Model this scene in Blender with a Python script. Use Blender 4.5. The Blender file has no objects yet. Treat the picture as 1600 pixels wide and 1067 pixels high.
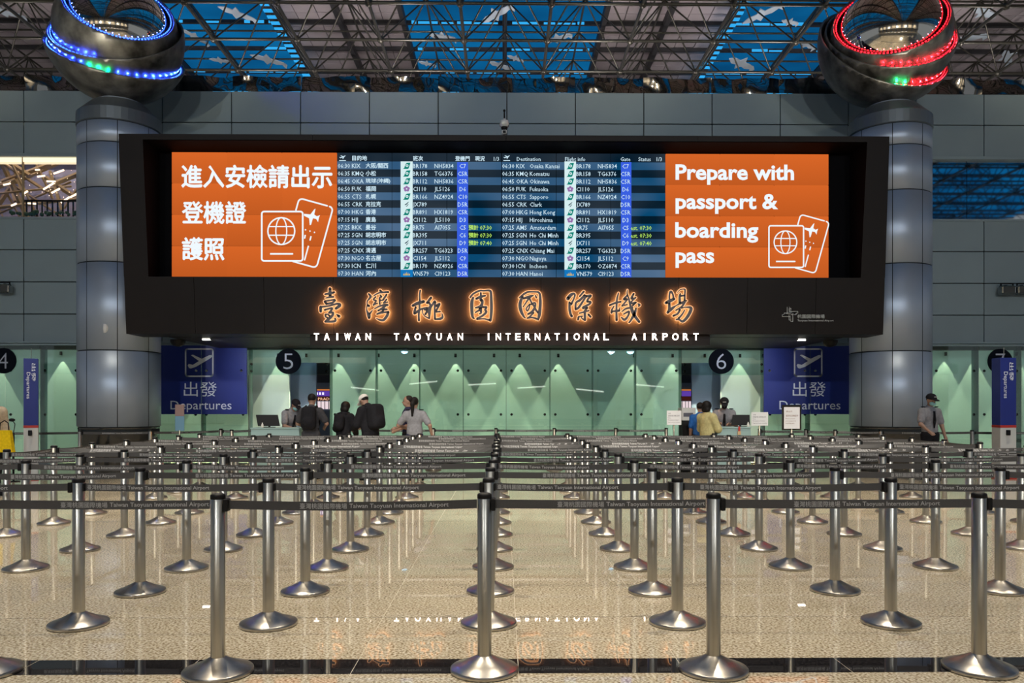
import bpy, bmesh, math, random
import numpy as np
from mathutils import Vector, Matrix

C = bpy.context.scene.collection
S = bpy.context.scene
random.seed(7)

# ------------------------------------------------------------------ camera
F = 1250.0; HOR = 637.5; VPX = 787.0; CAMH = 1.48
TH = math.atan((800 - VPX) / F)
cam = bpy.data.cameras.new('camera'); cam.sensor_width = 36.0; cam.lens = 36 * F / 1600
cam.shift_y = (HOR - 533.5) / 1600; cam.clip_end = 200
co = bpy.data.objects.new('camera', cam); C.objects.link(co)
co.location = (0, 0, CAMH); co.rotation_euler = (math.pi / 2, 0, -TH)
S.camera = co

def at(px, py, Y):
    cx = (px - 800) / F; cz = (HOR - py) / F
    dx = cx * math.cos(TH) + math.sin(TH); dy = -cx * math.sin(TH) + math.cos(TH)
    t = Y / dy
    return Vector((dx * t, Y, CAMH + cz * t))
def X(px, Y): return at(px, HOR, Y).x
def Z(py, Y, px=787): return at(px, py, Y).z

def proj(p):
    x, y, z = p; z -= CAMH
    cx = x * math.cos(TH) - y * math.sin(TH); d = x * math.sin(TH) + y * math.cos(TH)
    if d <= 0.05: return None
    return (800 + F * cx / d, HOR - F * z / d, d)

# ------------------------------------------------------------------ world, lights, exposure
def lin(c):
    c = c / 255.0
    return c / 12.92 if c <= 0.04045 else ((c + 0.055) / 1.055) ** 2.4
def rgb(r, g, b): return (lin(r), lin(g), lin(b), 1)

w = bpy.data.worlds.new('world'); S.world = w; w.use_nodes = True
w.node_tree.nodes['Background'].inputs[0].default_value = (0.62, 0.66, 0.70, 1)
w.node_tree.nodes['Background'].inputs[1].default_value = 0.35
S.view_settings.view_transform = 'Standard'; S.view_settings.look = 'None'
S.view_settings.exposure = 0.0; S.view_settings.gamma = 1.0; S.view_settings.use_curve_mapping = False
try:
    S.cycles.use_denoising = True; S.cycles.sample_clamp_indirect = 4.0
    S.cycles.max_bounces = 8; S.cycles.glossy_bounces = 4; S.cycles.transparent_max_bounces = 12
except Exception: pass

def light(name, kind, loc, power, col, target=None, even=False, **kw):
    l = bpy.data.lights.new(name, kind); l.energy = power; l.color = col
    if even:   # reflector lamp with an even, long throw
        l.use_nodes = True; nt_ = l.node_tree; fo = nt_.nodes.new('ShaderNodeLightFalloff'); fo.inputs[0].default_value = 1.0
        em = [q for q in nt_.nodes if q.type == 'EMISSION'][0]; nt_.links.new(fo.outputs['Constant'], em.inputs['Strength'])
    for k, v in kw.items(): setattr(l, k, v)
    o = bpy.data.objects.new(name, l); C.objects.link(o); o.location = loc
    if target is not None:
        o.rotation_euler = (Vector(target) - Vector(loc)).to_track_quat('-Z', 'Y').to_euler()
    return o
WARM = (1.0, 0.88, 0.69)
for ly in (-3.0, 3.2, 8.2, 13.4):
    for lx in (-9.5, -3.2, 3.2, 9.5):
        light('hall_downlight', 'SPOT', (lx, ly, 12.2), 2350, WARM, (lx, ly + 0.3, 0), spot_size=math.radians(62), spot_blend=0.8, shadow_soft_size=0.12)

# fill spots added behind the viewer to brighten the far wall
for lx in (-12.0, -4.0, 4.0, 12.0):
    light('hall_fill_spot', 'SPOT', (lx, -7.0, 8.5), 2600, (0.90, 0.95, 1.0), (lx * 0.95, 21.0, 4.0), spot_size=math.radians(75), spot_blend=1.0, shadow_soft_size=0.12)
for lx in (-5.0, 0.0, 5.0):
    light('queue_fill_spot', 'SPOT', (lx, 0.5, 12.0), 6200, (1.0, 0.90, 0.74), (lx * 0.8, 14.2, 0.9), spot_size=math.radians(27), spot_blend=0.7, shadow_soft_size=0.3)  # added fill, making the belts of the back rows brighter
# unseen fill lamps added to brighten the roof bays and the truss
for lx in (-15, -9, -3, 3, 9, 15):
    light('roof_fill_lamp', 'AREA', (lx, 23.2, 9.3), 250, (1.0, 0.90, 0.88), (lx * 0.98, 28.5, 15.0), size=0.8)
    light('roof_fill_lamp', 'SPOT', (lx, 15.0, 8.2), 380, (1.0, 0.92, 0.70), (lx * 0.98, 24.5, 14.0), spot_size=math.radians(60), spot_blend=0.9, shadow_soft_size=0.02)

# ------------------------------------------------------------------ object helpers
def link(name, me, mat=None, parent=None, loc=None):
    o = bpy.data.objects.new(name, me); C.objects.link(o)
    if mat is not None and me is not None and hasattr(me, 'materials') and len(me.materials) == 0: me.materials.append(mat)
    if parent is not None: o.parent = parent
    if loc is not None: o.location = loc
    return o
def tag(o, label=None, cat=None, group=None, kind=None):
    if label: o['label'] = label
    if cat: o['category'] = cat
    if group: o['group'] = group
    if kind: o['kind'] = kind
    return o
def thing(name, label, cat, loc=(0, 0, 0), rz=0.0, group=None, kind=None):
    o = bpy.data.objects.new(name, None); C.objects.link(o)
    o.location = loc; o.rotation_euler = (0, 0, rz); o.empty_display_size = 0.1
    return tag(o, label, cat, group, kind)
def struct(name, loc=(0, 0, 0)):
    o = bpy.data.objects.new(name, None); C.objects.link(o); o.location = loc; o['kind'] = 'structure'
    return o

class MB:
    """collects shapes of one mesh"""
    def __init__(s): s.v = []; s.f = []; s.sm = []
    def add(s, vs, fs, smooth=False):
        n = len(s.v); s.v += [tuple(v) for v in vs]; s.f += [tuple(i + n for i in f) for f in fs]; s.sm += [smooth] * len(fs); return s
    def box(s, x0, x1, y0, y1, z0, z1, M=None):
        vs = [Vector(p) for p in ((x0,y0,z0),(x1,y0,z0),(x1,y1,z0),(x0,y1,z0),(x0,y0,z1),(x1,y0,z1),(x1,y1,z1),(x0,y1,z1))]
        if M is not None: vs = [M @ v for v in vs]
        return s.add(vs, [(0,3,2,1),(4,5,6,7),(0,1,5,4),(1,2,6,5),(2,3,7,6),(3,0,4,7)])
    def bbox(s, x0, x1, y0, y1, z0, z1, b=0.01):
        """box with bevelled vertical edges and top"""
        pts = []
        for (cx, cy, a0) in ((x1-b,y1-b,0),(x0+b,y1-b,90),(x0+b,y0+b,180),(x1-b,y0+b,270)):
            for k in range(3):
                a = math.radians(a0 + 45*k); pts.append((cx + b*math.cos(a), cy + b*math.sin(a)))
        n = len(pts); mx, my = (x0+x1)/2, (y0+y1)/2
        sx = 1 - b/max((x1-x0)/2, 1e-6); sy = 1 - b/max((y1-y0)/2, 1e-6)
        rings = [(z0+b, 1, 1), (z1-b, 1, 1), (z1, sx, sy)]
        rings = [(z0, sx, sy)] + rings
        vs = [(mx+(p[0]-mx)*a, my+(p[1]-my)*c, z) for (z, a, c) in rings for p in pts]
        fs = [(r*n+i, r*n+(i+1)%n, (r+1)*n+(i+1)%n, (r+1)*n+i) for r in range(3) for i in range(n)]
        fs += [tuple(range(n-1,-1,-1)), tuple(range(3*n, 4*n))]
        return s.add(vs, fs)
    def lathe(s, prof, n=24, o=(0,0,0), a0=0.0, a1=2*math.pi, smooth=True, M=None):
        full = abs(a1 - a0 - 2*math.pi) < 1e-6
        m = n if full else n + 1
        vs = []
        for (r, z) in prof:
            for i in range(m):
                a = a0 + (a1 - a0) * i / n
                vs.append(Vector((r*math.cos(a)+o[0], r*math.sin(a)+o[1], z+o[2])))
        if M is not None: vs = [M @ v for v in vs]
        fs = []
        for j in range(len(prof)-1):
            for i in range(n):
                k = (i+1) % m
                fs.append((j*m+i, j*m+k, (j+1)*m+k, (j+1)*m+i))
        return s.add(vs, fs, smooth)
    def tube(s, a, b, r, r2=None, n=8, smooth=True, caps=True):
        a = Vector(a); b = Vector(b); r2 = r if r2 is None else r2
        q = (b-a).to_track_quat('Z', 'Y')
        vs = [a + q @ Vector((r*math.cos(2*math.pi*i/n), r*math.sin(2*math.pi*i/n), 0)) for i in range(n)]
        vs += [b + q @ Vector((r2*math.cos(2*math.pi*i/n), r2*math.sin(2*math.pi*i/n), 0)) for i in range(n)]
        k = len(s.v)
        s.add(vs, [(i, (i+1)%n, n+(i+1)%n, n+i) for i in range(n)], smooth)
        if caps:
            s.f += [tuple(k+i for i in range(n-1,-1,-1)), tuple(k+n+i for i in range(n))]; s.sm += [False, False]
        return s
    def ball(s, c, r, sz=(1,1,1), n=12):
        prof = []
        vs = []; fs = []
        for j in range(n//2+1):
            t = math.pi*j/(n//2)
            for i in range(n):
                a = 2*math.pi*i/n
                vs.append((c[0]+r*sz[0]*math.sin(t)*math.cos(a), c[1]+r*sz[1]*math.sin(t)*math.sin(a), c[2]-r*sz[2]*math.cos(t)))
        for j in range(n//2):
            for i in range(n): fs.append((j*n+i, j*n+(i+1)%n, (j+1)*n+(i+1)%n, (j+1)*n+i))
        return s.add(vs, fs, True)
    def poly(s, pts, d=0.0, smooth=False):
        """flat polygon in XZ at y, facing -Y, pts=(x,y,z); optional depth d to +Y"""
        n = len(pts); k = len(s.v)
        s.add(pts, [tuple(range(n))], smooth)
        if d > 0:
            s.add([(p[0], p[1]+d, p[2]) for p in pts], [tuple(range(n-1,-1,-1))])
            s.f += [(k+i, k+n+i, k+n+(i+1)%n, k+(i+1)%n) for i in range(n)]; s.sm += [False]*n
        return s
    def mesh(s, name='m'):
        me = bpy.data.meshes.new(name); me.from_pydata(s.v, [], s.f)
        me.polygons.foreach_set('use_smooth', s.sm); me.update(); return me
    def fix(s):
        me = s.mesh(); bm = bmesh.new(); bm.from_mesh(me); bmesh.ops.remove_doubles(bm, verts=bm.verts, dist=1e-6)
        bmesh.ops.recalc_face_normals(bm, faces=bm.faces); bm.to_mesh(me); bm.free(); return me
    def obj(s, name, mat, parent=None, loc=None, fix=False):
        return link(name, s.fix() if fix else s.mesh(name), mat, parent, loc)

# ------------------------------------------------------------------ materials
def nodes(name):
    m = bpy.data.materials.new(name); m.use_nodes = True
    return m, m.node_tree.nodes, m.node_tree.links, m.node_tree.nodes['Principled BSDF']
def mat(name, col, rough=0.5, metal=0.0, spec=0.5, noise=None, bump=0.0, bscale=30, coat=0.0, var=0.0, aniso=None):
    m, N, L, b = nodes(name)
    b.inputs['Base Color'].default_value = col; b.inputs['Roughness'].default_value = rough
    b.inputs['Metallic'].default_value = metal; b.inputs['Specular IOR Level'].default_value = spec
    b.inputs['Coat Weight'].default_value = coat
    tc = N.new('ShaderNodeTexCoord')
    src = None
    if noise:
        sc, amt = noise
        t = N.new('ShaderNodeTexNoise'); t.inputs['Scale'].default_value = sc; t.inputs['Detail'].default_value = 4
        if aniso:
            mp = N.new('ShaderNodeMapping'); mp.inputs['Scale'].default_value = aniso; L.new(tc.outputs['Object'], mp.inputs[0]); L.new(mp.outputs[0], t.inputs[0])
        else: L.new(tc.outputs['Object'], t.inputs[0])
        r = N.new('ShaderNodeMapRange'); r.inputs[1].default_value = 0.3; r.inputs[2].default_value = 0.7
        r.inputs[3].default_value = 1-amt; r.inputs[4].default_value = 1+amt; L.new(t.outputs[0], r.inputs[0])
        src = r.outputs[0]
    if var:
        oi = N.new('ShaderNodeObjectInfo'); r2 = N.new('ShaderNodeMapRange'); r2.inputs[3].default_value = 1-var; r2.inputs[4].default_value = 1+var
        L.new(oi.outputs['Random'], r2.inputs[0])
        if src is not None:
            mm = N.new('ShaderNodeMath'); mm.operation = 'MULTIPLY'; L.new(src, mm.inputs[0]); L.new(r2.outputs[0], mm.inputs[1]); src = mm.outputs[0]
        else: src = r2.outputs[0]
    if src is not None:
        vm = N.new('ShaderNodeVectorMath'); vm.operation = 'SCALE'; vm.inputs[0].default_value = col[:3]
        L.new(src, vm.inputs['Scale']); L.new(vm.outputs[0], b.inputs['Base Color'])
    if bump:
        t = N.new('ShaderNodeTexNoise'); t.inputs['Scale'].default_value = bscale; L.new(tc.outputs['Object'], t.inputs[0])
        bp = N.new('ShaderNodeBump'); bp.inputs['Strength'].default_value = bump; L.new(t.outputs[0], bp.inputs['Height']); L.new(bp.outputs[0], b.inputs['Normal'])
    return m
def emit(name, col, s=1.0):
    m = bpy.data.materials.new(name); m.use_nodes = True; N = m.node_tree.nodes; L = m.node_tree.links
    N.clear(); o = N.new('ShaderNodeOutputMaterial'); e = N.new('ShaderNodeEmission')
    e.inputs[0].default_value = col; e.inputs[1].default_value = s; L.new(e.outputs[0], o.inputs[0]); return m

M = {}
M['steel'] = mat('brushed_steel', (0.50, 0.47, 0.40, 1), 0.34, 1.0, noise=(60, 0.10), aniso=(1, 1, 0.02), var=0.06)
M['steel_base'] = mat('scuffed_steel', (0.46, 0.43, 0.39, 1), 0.30, 1.0, noise=(9, 0.25), bump=0.05, bscale=25)
M['black'] = mat('black_plastic', (0.006, 0.006, 0.007, 1), 0.5, spec=0.2); M['lid'] = mat('dark_lid', (0.06, 0.058, 0.055, 1), 0.6, 0.5)
M['belt'] = mat('belt_webbing', (0.052, 0.050, 0.050, 1), 0.75, noise=(400, 0.15), var=0.15)
M['print'] = mat('belt_lettering', (0.42, 0.42, 0.42, 1), 0.6)
M['wall'] = mat('wall_panel_paint', (0.235, 0.295, 0.31, 1), 0.45, 0.0, noise=(0.6, 0.06), var=0.035)
M['seam'] = mat('dark_joint', (0.012, 0.016, 0.018, 1), 0.8)
M['clad'] = mat('pillar_cladding', (0.36, 0.42, 0.51, 1), 0.42, 0.5, noise=(1.5, 0.05), var=0.03)
M['collar'] = mat('pillar_collar', (0.16, 0.18, 0.19, 1), 0.4, 0.6)
M['mirror_dark'] = mat('polished_dark_steel', (0.30, 0.32, 0.32, 1), 0.06, 1.0)
M['base_dark'] = mat('polished_black_steel', (0.14, 0.14, 0.14, 1), 0.10, 0.9, bump=0.3, bscale=3); M['wavy'] = mat('wavy_mirror_steel', (0.45, 0.44, 0.42, 1), 0.04, 1.0, bump=0.6, bscale=1.3)
M['frame'] = mat('board_frame', (0.0095, 0.0070, 0.0062, 1), 0.5, spec=0.16, noise=(2, 0.1))
M['recess'] = mat('board_recess', (0.002, 0.002, 0.003, 1), 0.7, spec=0.05)
M['truss'] = mat('truss_steel', (0.045, 0.043, 0.034, 1), 0.3, 0.6, noise=(3, 0.15))
M['purlin'] = mat('dark_beam', (0.02, 0.02, 0.022, 1), 0.6)
M['letter_face'] = mat('brush_letter_bronze', (0.055, 0.045, 0.045, 1), 0.4, 0.3)
M['halo'] = emit('halo_light', (1.0, 0.50, 0.24, 1), 1.5); M['haloback'] = emit('halo_backlight', (1.0, 0.40, 0.11, 1), 150.0)
M['letter_white'] = emit('lit_letter', (1.0, 0.78, 0.66, 1), 8.0)
M['white_e'] = emit('screen_white', rgb(240, 250, 255), 1.0)
M['txt_e'] = emit('flight_text', rgb(205, 232, 245), 1.0)
M['yel_e'] = emit('status_text', rgb(190, 240, 100), 1.0)
M['gate_e'] = emit('gate_blue', rgb(58, 96, 225), 1.0)
M['logo_w'] = emit('logo_white', rgb(225, 250, 252), 0.9)
M['logo_g'] = emit('logo_green', rgb(10, 130, 115), 1.0)
M['logo_p'] = emit('logo_purple', rgb(150, 110, 170), 1.0)
M['logo_k'] = emit('logo_dark', rgb(50, 75, 85), 1.0)
M['logo_b'] = emit('logo_blue', rgb(20, 120, 190), 1.0)
M['logo_y'] = emit('logo_gold', rgb(225, 190, 80), 1.0)
M['blue_sign'] = mat('blue_vinyl', (0.012, 0.028, 0.22, 1), 0.35, noise=(1.0, 0.05))
M['white_vinyl'] = mat('white_vinyl', (0.80, 0.84, 0.92, 1), 0.4)
M['disc'] = mat('dark_disc', (0.004, 0.006, 0.011, 1), 0.8, spec=0.1)
M['disc_num'] = mat('disc_numeral', (0.50, 0.52, 0.60, 1), 0.4)
M['white'] = mat('white_paint', (0.60, 0.60, 0.58, 1), 0.4)
M['paper'] = mat('paper', (0.72, 0.72, 0.74, 1), 0.7)
M['ink'] = mat('ink', (0.10, 0.10, 0.13, 1), 0.7)
M['inkred'] = mat('ink_brown', (0.22, 0.10, 0.06, 1), 0.7)
M['red'] = mat('red_band', (0.45, 0.03, 0.02, 1), 0.4)
M['lamp'] = emit('lamp_tube', (1.0, 0.95, 0.86, 1), 6.0)
M['greenwall'] = mat('pale_green_wall', (0.50, 0.60, 0.56, 1), 0.6, noise=(0.5, 0.05))
M['bluegrey'] = mat('blue_grey_partition', (0.20, 0.26, 0.34, 1), 0.5)

def thin_glass(name, tint, refl=0.06, rough=0.02):
    m = bpy.data.materials.new(name); m.use_nodes = True; N = m.node_tree.nodes; L = m.node_tree.links; N.clear()
    o = N.new('ShaderNodeOutputMaterial'); t = N.new('ShaderNodeBsdfTransparent'); g = N.new('ShaderNodeBsdfGlossy')
    t.inputs[0].default_value = tint; g.inputs['Roughness'].default_value = rough; g.inputs['Color'].default_value = (0.9, 0.95, 0.95, 1)
    f = N.new('ShaderNodeFresnel'); f.inputs[0].default_value = 1.5
    mm = N.new('ShaderNodeMath'); mm.operation = 'MULTIPLY_ADD'; mm.inputs[1].default_value = 1.0; mm.inputs[2].default_value = refl
    L.new(f.outputs[0], mm.inputs[0]); mx = N.new('ShaderNodeMixShader'); L.new(mm.outputs[0], mx.inputs[0])
    L.new(t.outputs[0], mx.inputs[1]); L.new(g.outputs[0], mx.inputs[2]); L.new(mx.outputs[0], o.inputs[0]); return m
M['glass'] = thin_glass('green_tinted_glass', (0.82, 0.93, 0.89, 1), 0.04)
M['winglass'] = thin_glass('window_glass', (0.9, 0.9, 0.9, 1), 0.02)
M['darkglass'] = mat('dark_reflective_window', (0.85, 0.90, 0.92, 1), 0.03, 1.0, bump=0.15, bscale=0.9)

# granite floor
def floor_mat(name, c1, c2, c3, coat=True):
    m, N, L, b = nodes(name)
    tc = N.new('ShaderNodeNewGeometry')
    a = N.new('ShaderNodeTexNoise'); a.inputs['Scale'].default_value = 62; a.inputs['Detail'].default_value = 3; L.new(tc.outputs['Position'], a.inputs[0])
    r = N.new('ShaderNodeValToRGB'); e = r.color_ramp.elements
    e[0].position = 0.34; e[0].color = c1; e[1].position = 0.62; e[1].color = c3
    k = r.color_ramp.elements.new(0.47); k.color = c2
    L.new(a.outputs[0], r.inputs[0])
    bg = N.new('ShaderNodeTexNoise'); bg.inputs['Scale'].default_value = 1.1; L.new(tc.outputs['Position'], bg.inputs[0])
    mr = N.new('ShaderNodeMapRange'); mr.inputs[1].default_value = 0.3; mr.inputs[2].default_value = 0.7; mr.inputs[3].default_value = 0.93; mr.inputs[4].default_value = 1.06
    L.new(bg.outputs[0], mr.inputs[0]); oi = N.new('ShaderNodeObjectInfo'); mo = N.new('ShaderNodeMapRange'); mo.inputs[3].default_value = 0.96; mo.inputs[4].default_value = 1.04
    L.new(oi.outputs['Random'], mo.inputs[0]); mu = N.new('ShaderNodeMath'); mu.operation = 'MULTIPLY'; L.new(mr.outputs[0], mu.inputs[0]); L.new(mo.outputs[0], mu.inputs[1])
    vm = N.new('ShaderNodeVectorMath'); vm.operation = 'SCALE'; L.new(r.outputs[0], vm.inputs[0]); L.new(mu.outputs[0], vm.inputs['Scale'])
    L.new(vm.outputs[0], b.inputs['Base Color'])
    b.inputs['Roughness'].default_value = 0.016; b.inputs['Specular IOR Level'].default_value = 0.85
    return m
M['granite'] = floor_mat('beige_granite', (0.22, 0.16, 0.095, 1), (0.50, 0.42, 0.29, 1), (0.78, 0.71, 0.56, 1))
M['blackgranite'] = floor_mat('black_granite', (0.006, 0.006, 0.007, 1), (0.012, 0.011, 0.012, 1), (0.03, 0.028, 0.03, 1))
M['grout'] = mat('floor_joint', (0.62, 0.56, 0.44, 1), 0.6)

# ------------------------------------------------------------------ text helpers
def _tm(body, res=2, off=0.0):
    cu = bpy.data.curves.new('t', 'FONT'); cu.body = body; cu.size = 1.0; cu.resolution_u = res; cu.offset = off
    o = bpy.data.objects.new('t', cu); me = o.to_mesh()
    vs = [(v.co.x, v.co.y) for v in me.vertices]; fs = [tuple(p.vertices) for p in me.polygons]
    o.to_mesh_clear(); bpy.data.objects.remove(o); bpy.data.curves.remove(cu)
    return vs, fs
_tc = {}
def tm(body, res=2, off=0.0):
    k = (body, res, off)
    if k not in _tc: _tc[k] = _tm(body, res, off)
    return _tc[k]
def ext(vs): 
    xs = [v[0] for v in vs]; ys = [v[1] for v in vs]; return min(xs), max(xs), min(ys), max(ys)
CAP = ext(tm('H')[0]); CAPH = CAP[3] - CAP[2]
def textfit(mb, body, x0, x1, z0, z1, y, res=2, off=0.0, bold=0.0):
    """fit the glyph bounding box in x0..x1, z0..z1 on the plane y"""
    vs, fs = tm(body, res, off); a, b, c, d = ext(vs)
    sx = (x1-x0)/(b-a); sz = (z1-z0)/(d-c)
    if bold:
        for q, (u, w_) in enumerate(((-bold, 0), (bold, 0), (0, -bold), (0, bold))): mb.add([(x0+(v[0]-a)*sx+u, y-0.0004*q, z0+(v[1]-c)*sz+w_) for v in vs], fs)
        return
    mb.add([(x0+(v[0]-a)*sx, y, z0+(v[1]-c)*sz) for v in vs], fs)
def ptext(mb, body, px0, px1, base, cap, Y, res=1, off=0.0):
    """text on plane Y: left/right pixel, baseline pixel row, cap height in pixels (px1=None keeps proportions)"""
    vs, fs = tm(body, res, off); a, b, c, d = ext(vs)
    p0 = at(px0, base, Y); k = (at(px0+1, base, Y).x - p0.x); kz = at(px0, base-1, Y).z - p0.z
    sz = cap * kz / CAPH
    sx = sz if px1 is None else (px1-px0) * k / (b-a)
    mb.add([(p0.x+(v[0]-a)*sx, Y, p0.z+v[1]*sz) for v in vs], fs)

# ------------------------------------------------------------------ floor
floor = struct('floor')
GZ = -0.0015
MB().box(-36, 36, -22, 40, -0.06, GZ).obj('floor_bed', M['grout'], floor)
T = 0.937; X0 = 0.083; SY0, SY1 = at(787, 1052, 4).y, 0
Ynear = F * CAMH / (1052 - HOR); Yfar = F * CAMH / (1029 - HOR)
g = 0.0022
def tile_mesh(wd, dp):
    return MB().box(g, wd-g, g, dp-g, -0.01, 0).mesh('tile')
tmesh = tile_mesh(T, T)
smesh = tile_mesh(T, Yfar - Ynear)
tmesh.materials.append(M['granite']); smesh.materials.append(M['blackgranite'])
def vis_x(Y): return -Y*0.66-0.4, Y*0.68+0.4
n_t = 0
def tiles(y0, me, dp, cap=300):
    global n_t
    a, b = vis_x(y0+dp); i0 = math.floor((a-X0)/T); i1 = math.ceil((b-X0)/T)
    for i in range(i0, i1):
        o = link('floor_tile', me, None, floor, (X0+i*T, y0, 0)); n_t += 1
    return X0+i0*T, X0+i1*T
def slab(x0, x1, y0, y1, me=None):
    if x1-x0 > 0.01: MB().box(x0, x1, y0, y1, -0.01, 0).obj('floor_slab', M['granite'] if me is None else me, floor)
a, b = tiles(Ynear, smesh, Yfar-Ynear); slab(-22, a-0.002, Ynear+g, Yfar-g, M['blackgranite']); slab(b+0.002, 22, Ynear+g, Yfar-g, M['blackgranite'])
a, b = tiles(Ynear-T, tmesh, T); slab(-22, a-0.002, Ynear-T, Ynear); slab(b+0.002, 22, Ynear-T, Ynear)
y = Yfar
while y < 15.0:
    a, b = tiles(y, tmesh, T); slab(-22, a-0.002, y, y+T-g); slab(b+0.002, 22, y, y+T-g); y += T
slab(-22, 22, y, 40); slab(-36, 36, -22, Ynear-T-0.002)
print('tiles', n_t)

# ------------------------------------------------------------------ rear of the hall, behind the viewer
rear = struct('wall_front')
M['rearwall'] = mat('rear_wall_tan', (0.46, 0.40, 0.31, 1), 0.6)
MB().box(-36, 36, -22.3, -22.0, 0, 15.2).obj('wall_face', M['rearwall'], rear)
for lx in range(-32, 33, 8): MB().box(lx-0.5, lx+0.5, -22.0, -21.4, 0, 14.6).obj('wall_pier', M['bluegrey'], rear)
MB().box(-36, 36, -22.0, -20.6, 4.2, 5.0).obj('sign_canopy', M['seam'], rear)
for lx in range(-28, 29, 8): light('rear_wash', 'AREA', (lx, -19.5, 8.5), 260, (1.0, 0.9, 0.74), (lx, -22.0, 6.0), size=2.0)  # unseen lamps added so the lit rear wall shows in reflections

# ------------------------------------------------------------------ back wall (upper, panelled)
WY = 21.4
wall = struct('wall_back')
MB().box(-22, -9.9, WY+0.06, WY+0.3, 3.05, 6.53).box(9.9, 22, WY+0.06, WY+0.3, 3.05, 6.53)\
    .box(-9.9, 9.9, WY+0.06, WY+0.3, 3.05, 9.93).box(-22, -9.9, WY+0.06, WY+0.3, 8.2, 9.93).box(9.9, 22, WY+0.06, WY+0.3, 8.2, 9.93).obj('wall_backing', M['seam'], wall)
xs = [-9.09 + 1.835*k for k in range(-7, 18)]
rows = [3.13, 3.98, 4.835, 5.69, 6.55, 7.4, 8.24, 9.09, 9.93]
pcache = {}
for i in range(len(xs)-1):
    for j in range(len(rows)-1):
        x0, x1, z0, z1 = xs[i], xs[i+1], rows[j], rows[j+1]
        if j in (4, 5):
            if x0 < -10 and x1 < -9: continue
            if x1 > 10.5: continue
        key = (round(x1-x0, 3), round(z1-z0, 3))
        if key not in pcache:
            gg = 0.012; me = MB().bbox(gg, key[0]-gg, 0, 0.06, gg, key[1]-gg, 0.006).mesh('panel'); me.materials.append(M['wall']); pcache[key] = me
        link('wall_panel', pcache[key], None, wall, (x0, WY, z0))
# window head and sill bands
for sx in (-1, 1):
    xa, xb = (-22, -10.9) if sx < 0 else (10.9, 22)
    MB().box(xa, xb, WY-0.05, WY+0.3, 8.16, 8.24).obj('window_head', M['wall'], wall)
    MB().box(xa, xb, WY-0.02, WY+0.3, 6.50, 6.56).obj('window_sill', M['wall'], wall)
# wavy mirror band on top of the wall
tr = struct('trim_1')
for i in range(len(xs)-1):
    bm_ = MB(); n = 14
    vs = []; fs = []
    for j in range(n+1):
        t = j/n; xx = xs[i] + (xs[i+1]-xs[i])*t
        dy = 0.05*math.sin(6*t+i*2.1)+0.025*math.sin(17*t+i)
        for kz in range(5):
            zz = 9.96+0.40*kz/4
            vs.append((xx, WY+0.1+dy*(0.3+0.2*kz)+0.02*math.sin(9*zz+xx*3), zz))
    for j in range(n):
        for kz in range(4): fs.append((j*5+kz, (j+1)*5+kz, (j+1)*5+kz+1, j*5+kz+1))
    bm_.add(vs, fs, True).obj('mirror_panel', M['wavy'], tr)

# left window: warm lit restaurant terrace behind glass
wn = struct('window_1')
wx0, wx1 = -17.0, -10.0
M['warmwood'] = mat('warm_lattice', (0.36, 0.26, 0.14, 1), 0.5)
M['lilac'] = mat('lilac_ceiling', (0.34, 0.31, 0.40, 1), 0.6)
MB().box(wx0, wx1, WY+0.1, WY+0.115, 6.56, 8.16).obj('glass_pane', M['winglass'], wn)
MB().box(X(33, WY)-0.012, X(33, WY)+0.012, WY+0.05, WY+0.12, 6.56, 8.16).obj('mullion', M['warmwood'], wn)
MB().box(wx0, wx1, WY+0.06, WY+0.3, 8.05, 8.16).obj('led_cornice', emit('cornice_light', (1.0, 0.80, 0.52, 1), 1.5), wn)
room = MB(); room.add([(wx0-1, WY+5, 5.5), (wx1+1, WY+5, 5.5), (wx1+1, WY+5, 9.3), (wx0-1, WY+5, 9.3)], [(0,1,2,3)])
room.add([(wx0-1, WY+0.3, 9.3), (wx1+1, WY+0.3, 9.3), (wx1+1, WY+5, 9.3), (wx0-1, WY+5, 9.3)], [(0,1,2,3)])
room.add([(wx1+0.9, WY+0.3, 5.5), (wx1+0.9, WY+0.3, 9.3), (wx1+0.9, WY+5, 9.3), (wx1+0.9, WY+5, 5.5)], [(0,1,2,3)])
room.obj('room_lining', M['lilac'], wn)
random.seed(11)
for k in range(46):
    xa = random.uniform(wx0, wx1); L_ = random.uniform(1.2, 3.0); an = random.choice([0.5, -0.6, 1.1, -1.2, 0.15, 2.0])
    yy = WY+random.uniform(1.2, 3.8); zc = random.uniform(7.2, 9.0)
    MB().tube((xa-L_/2*math.cos(an), yy-0.2, zc-L_/2*math.sin(an)), (xa+L_/2*math.cos(an), yy+0.2, zc+L_/2*math.sin(an)), random.choice([0.035, 0.05, 0.07]), n=4, smooth=False).obj('lattice_beam', M['warmwood'], wn)
le = emit('terrace_lamp', (1.0, 0.78, 0.55, 1), 3.0)
for k, (px, py) in enumerate([(58,265),(64,275),(92,268),(76,283),(40,300),(88,297),(8,288),(100,313),(52,318),(20,320),(115,305),(75,291)]):
    p = at(px, py, WY+1.0); MB().box(p.x-0.06-0.05*(k % 3), p.x+0.06+0.04*(k % 4), p.y, p.y+0.03, p.z-0.02, p.z+0.02, Matrix.Translation(p) @ Matrix.Rotation(random.uniform(-0.6,0.2), 4, 'Y') @ Matrix.Translation(-p)).obj('slot_lamp', le, wn)
for k in range(26):
    p = at(random.uniform(0, 123), random.uniform(262, 310), WY+0.9); MB().ball(p, 0.012, n=6).obj('fairy_light', le, wn)
rail = MB(); 
for k in range(24):
    xx = wx0+4.0+k*0.14; rail.box(xx, xx+0.03, WY+0.5, WY+0.53, 6.7, 7.12)
rail.box(wx0+3.9, wx1, WY+0.48, WY+0.54, 7.10, 7.14).obj('railing', M['black'], wn)
hedge = MB()
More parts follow.
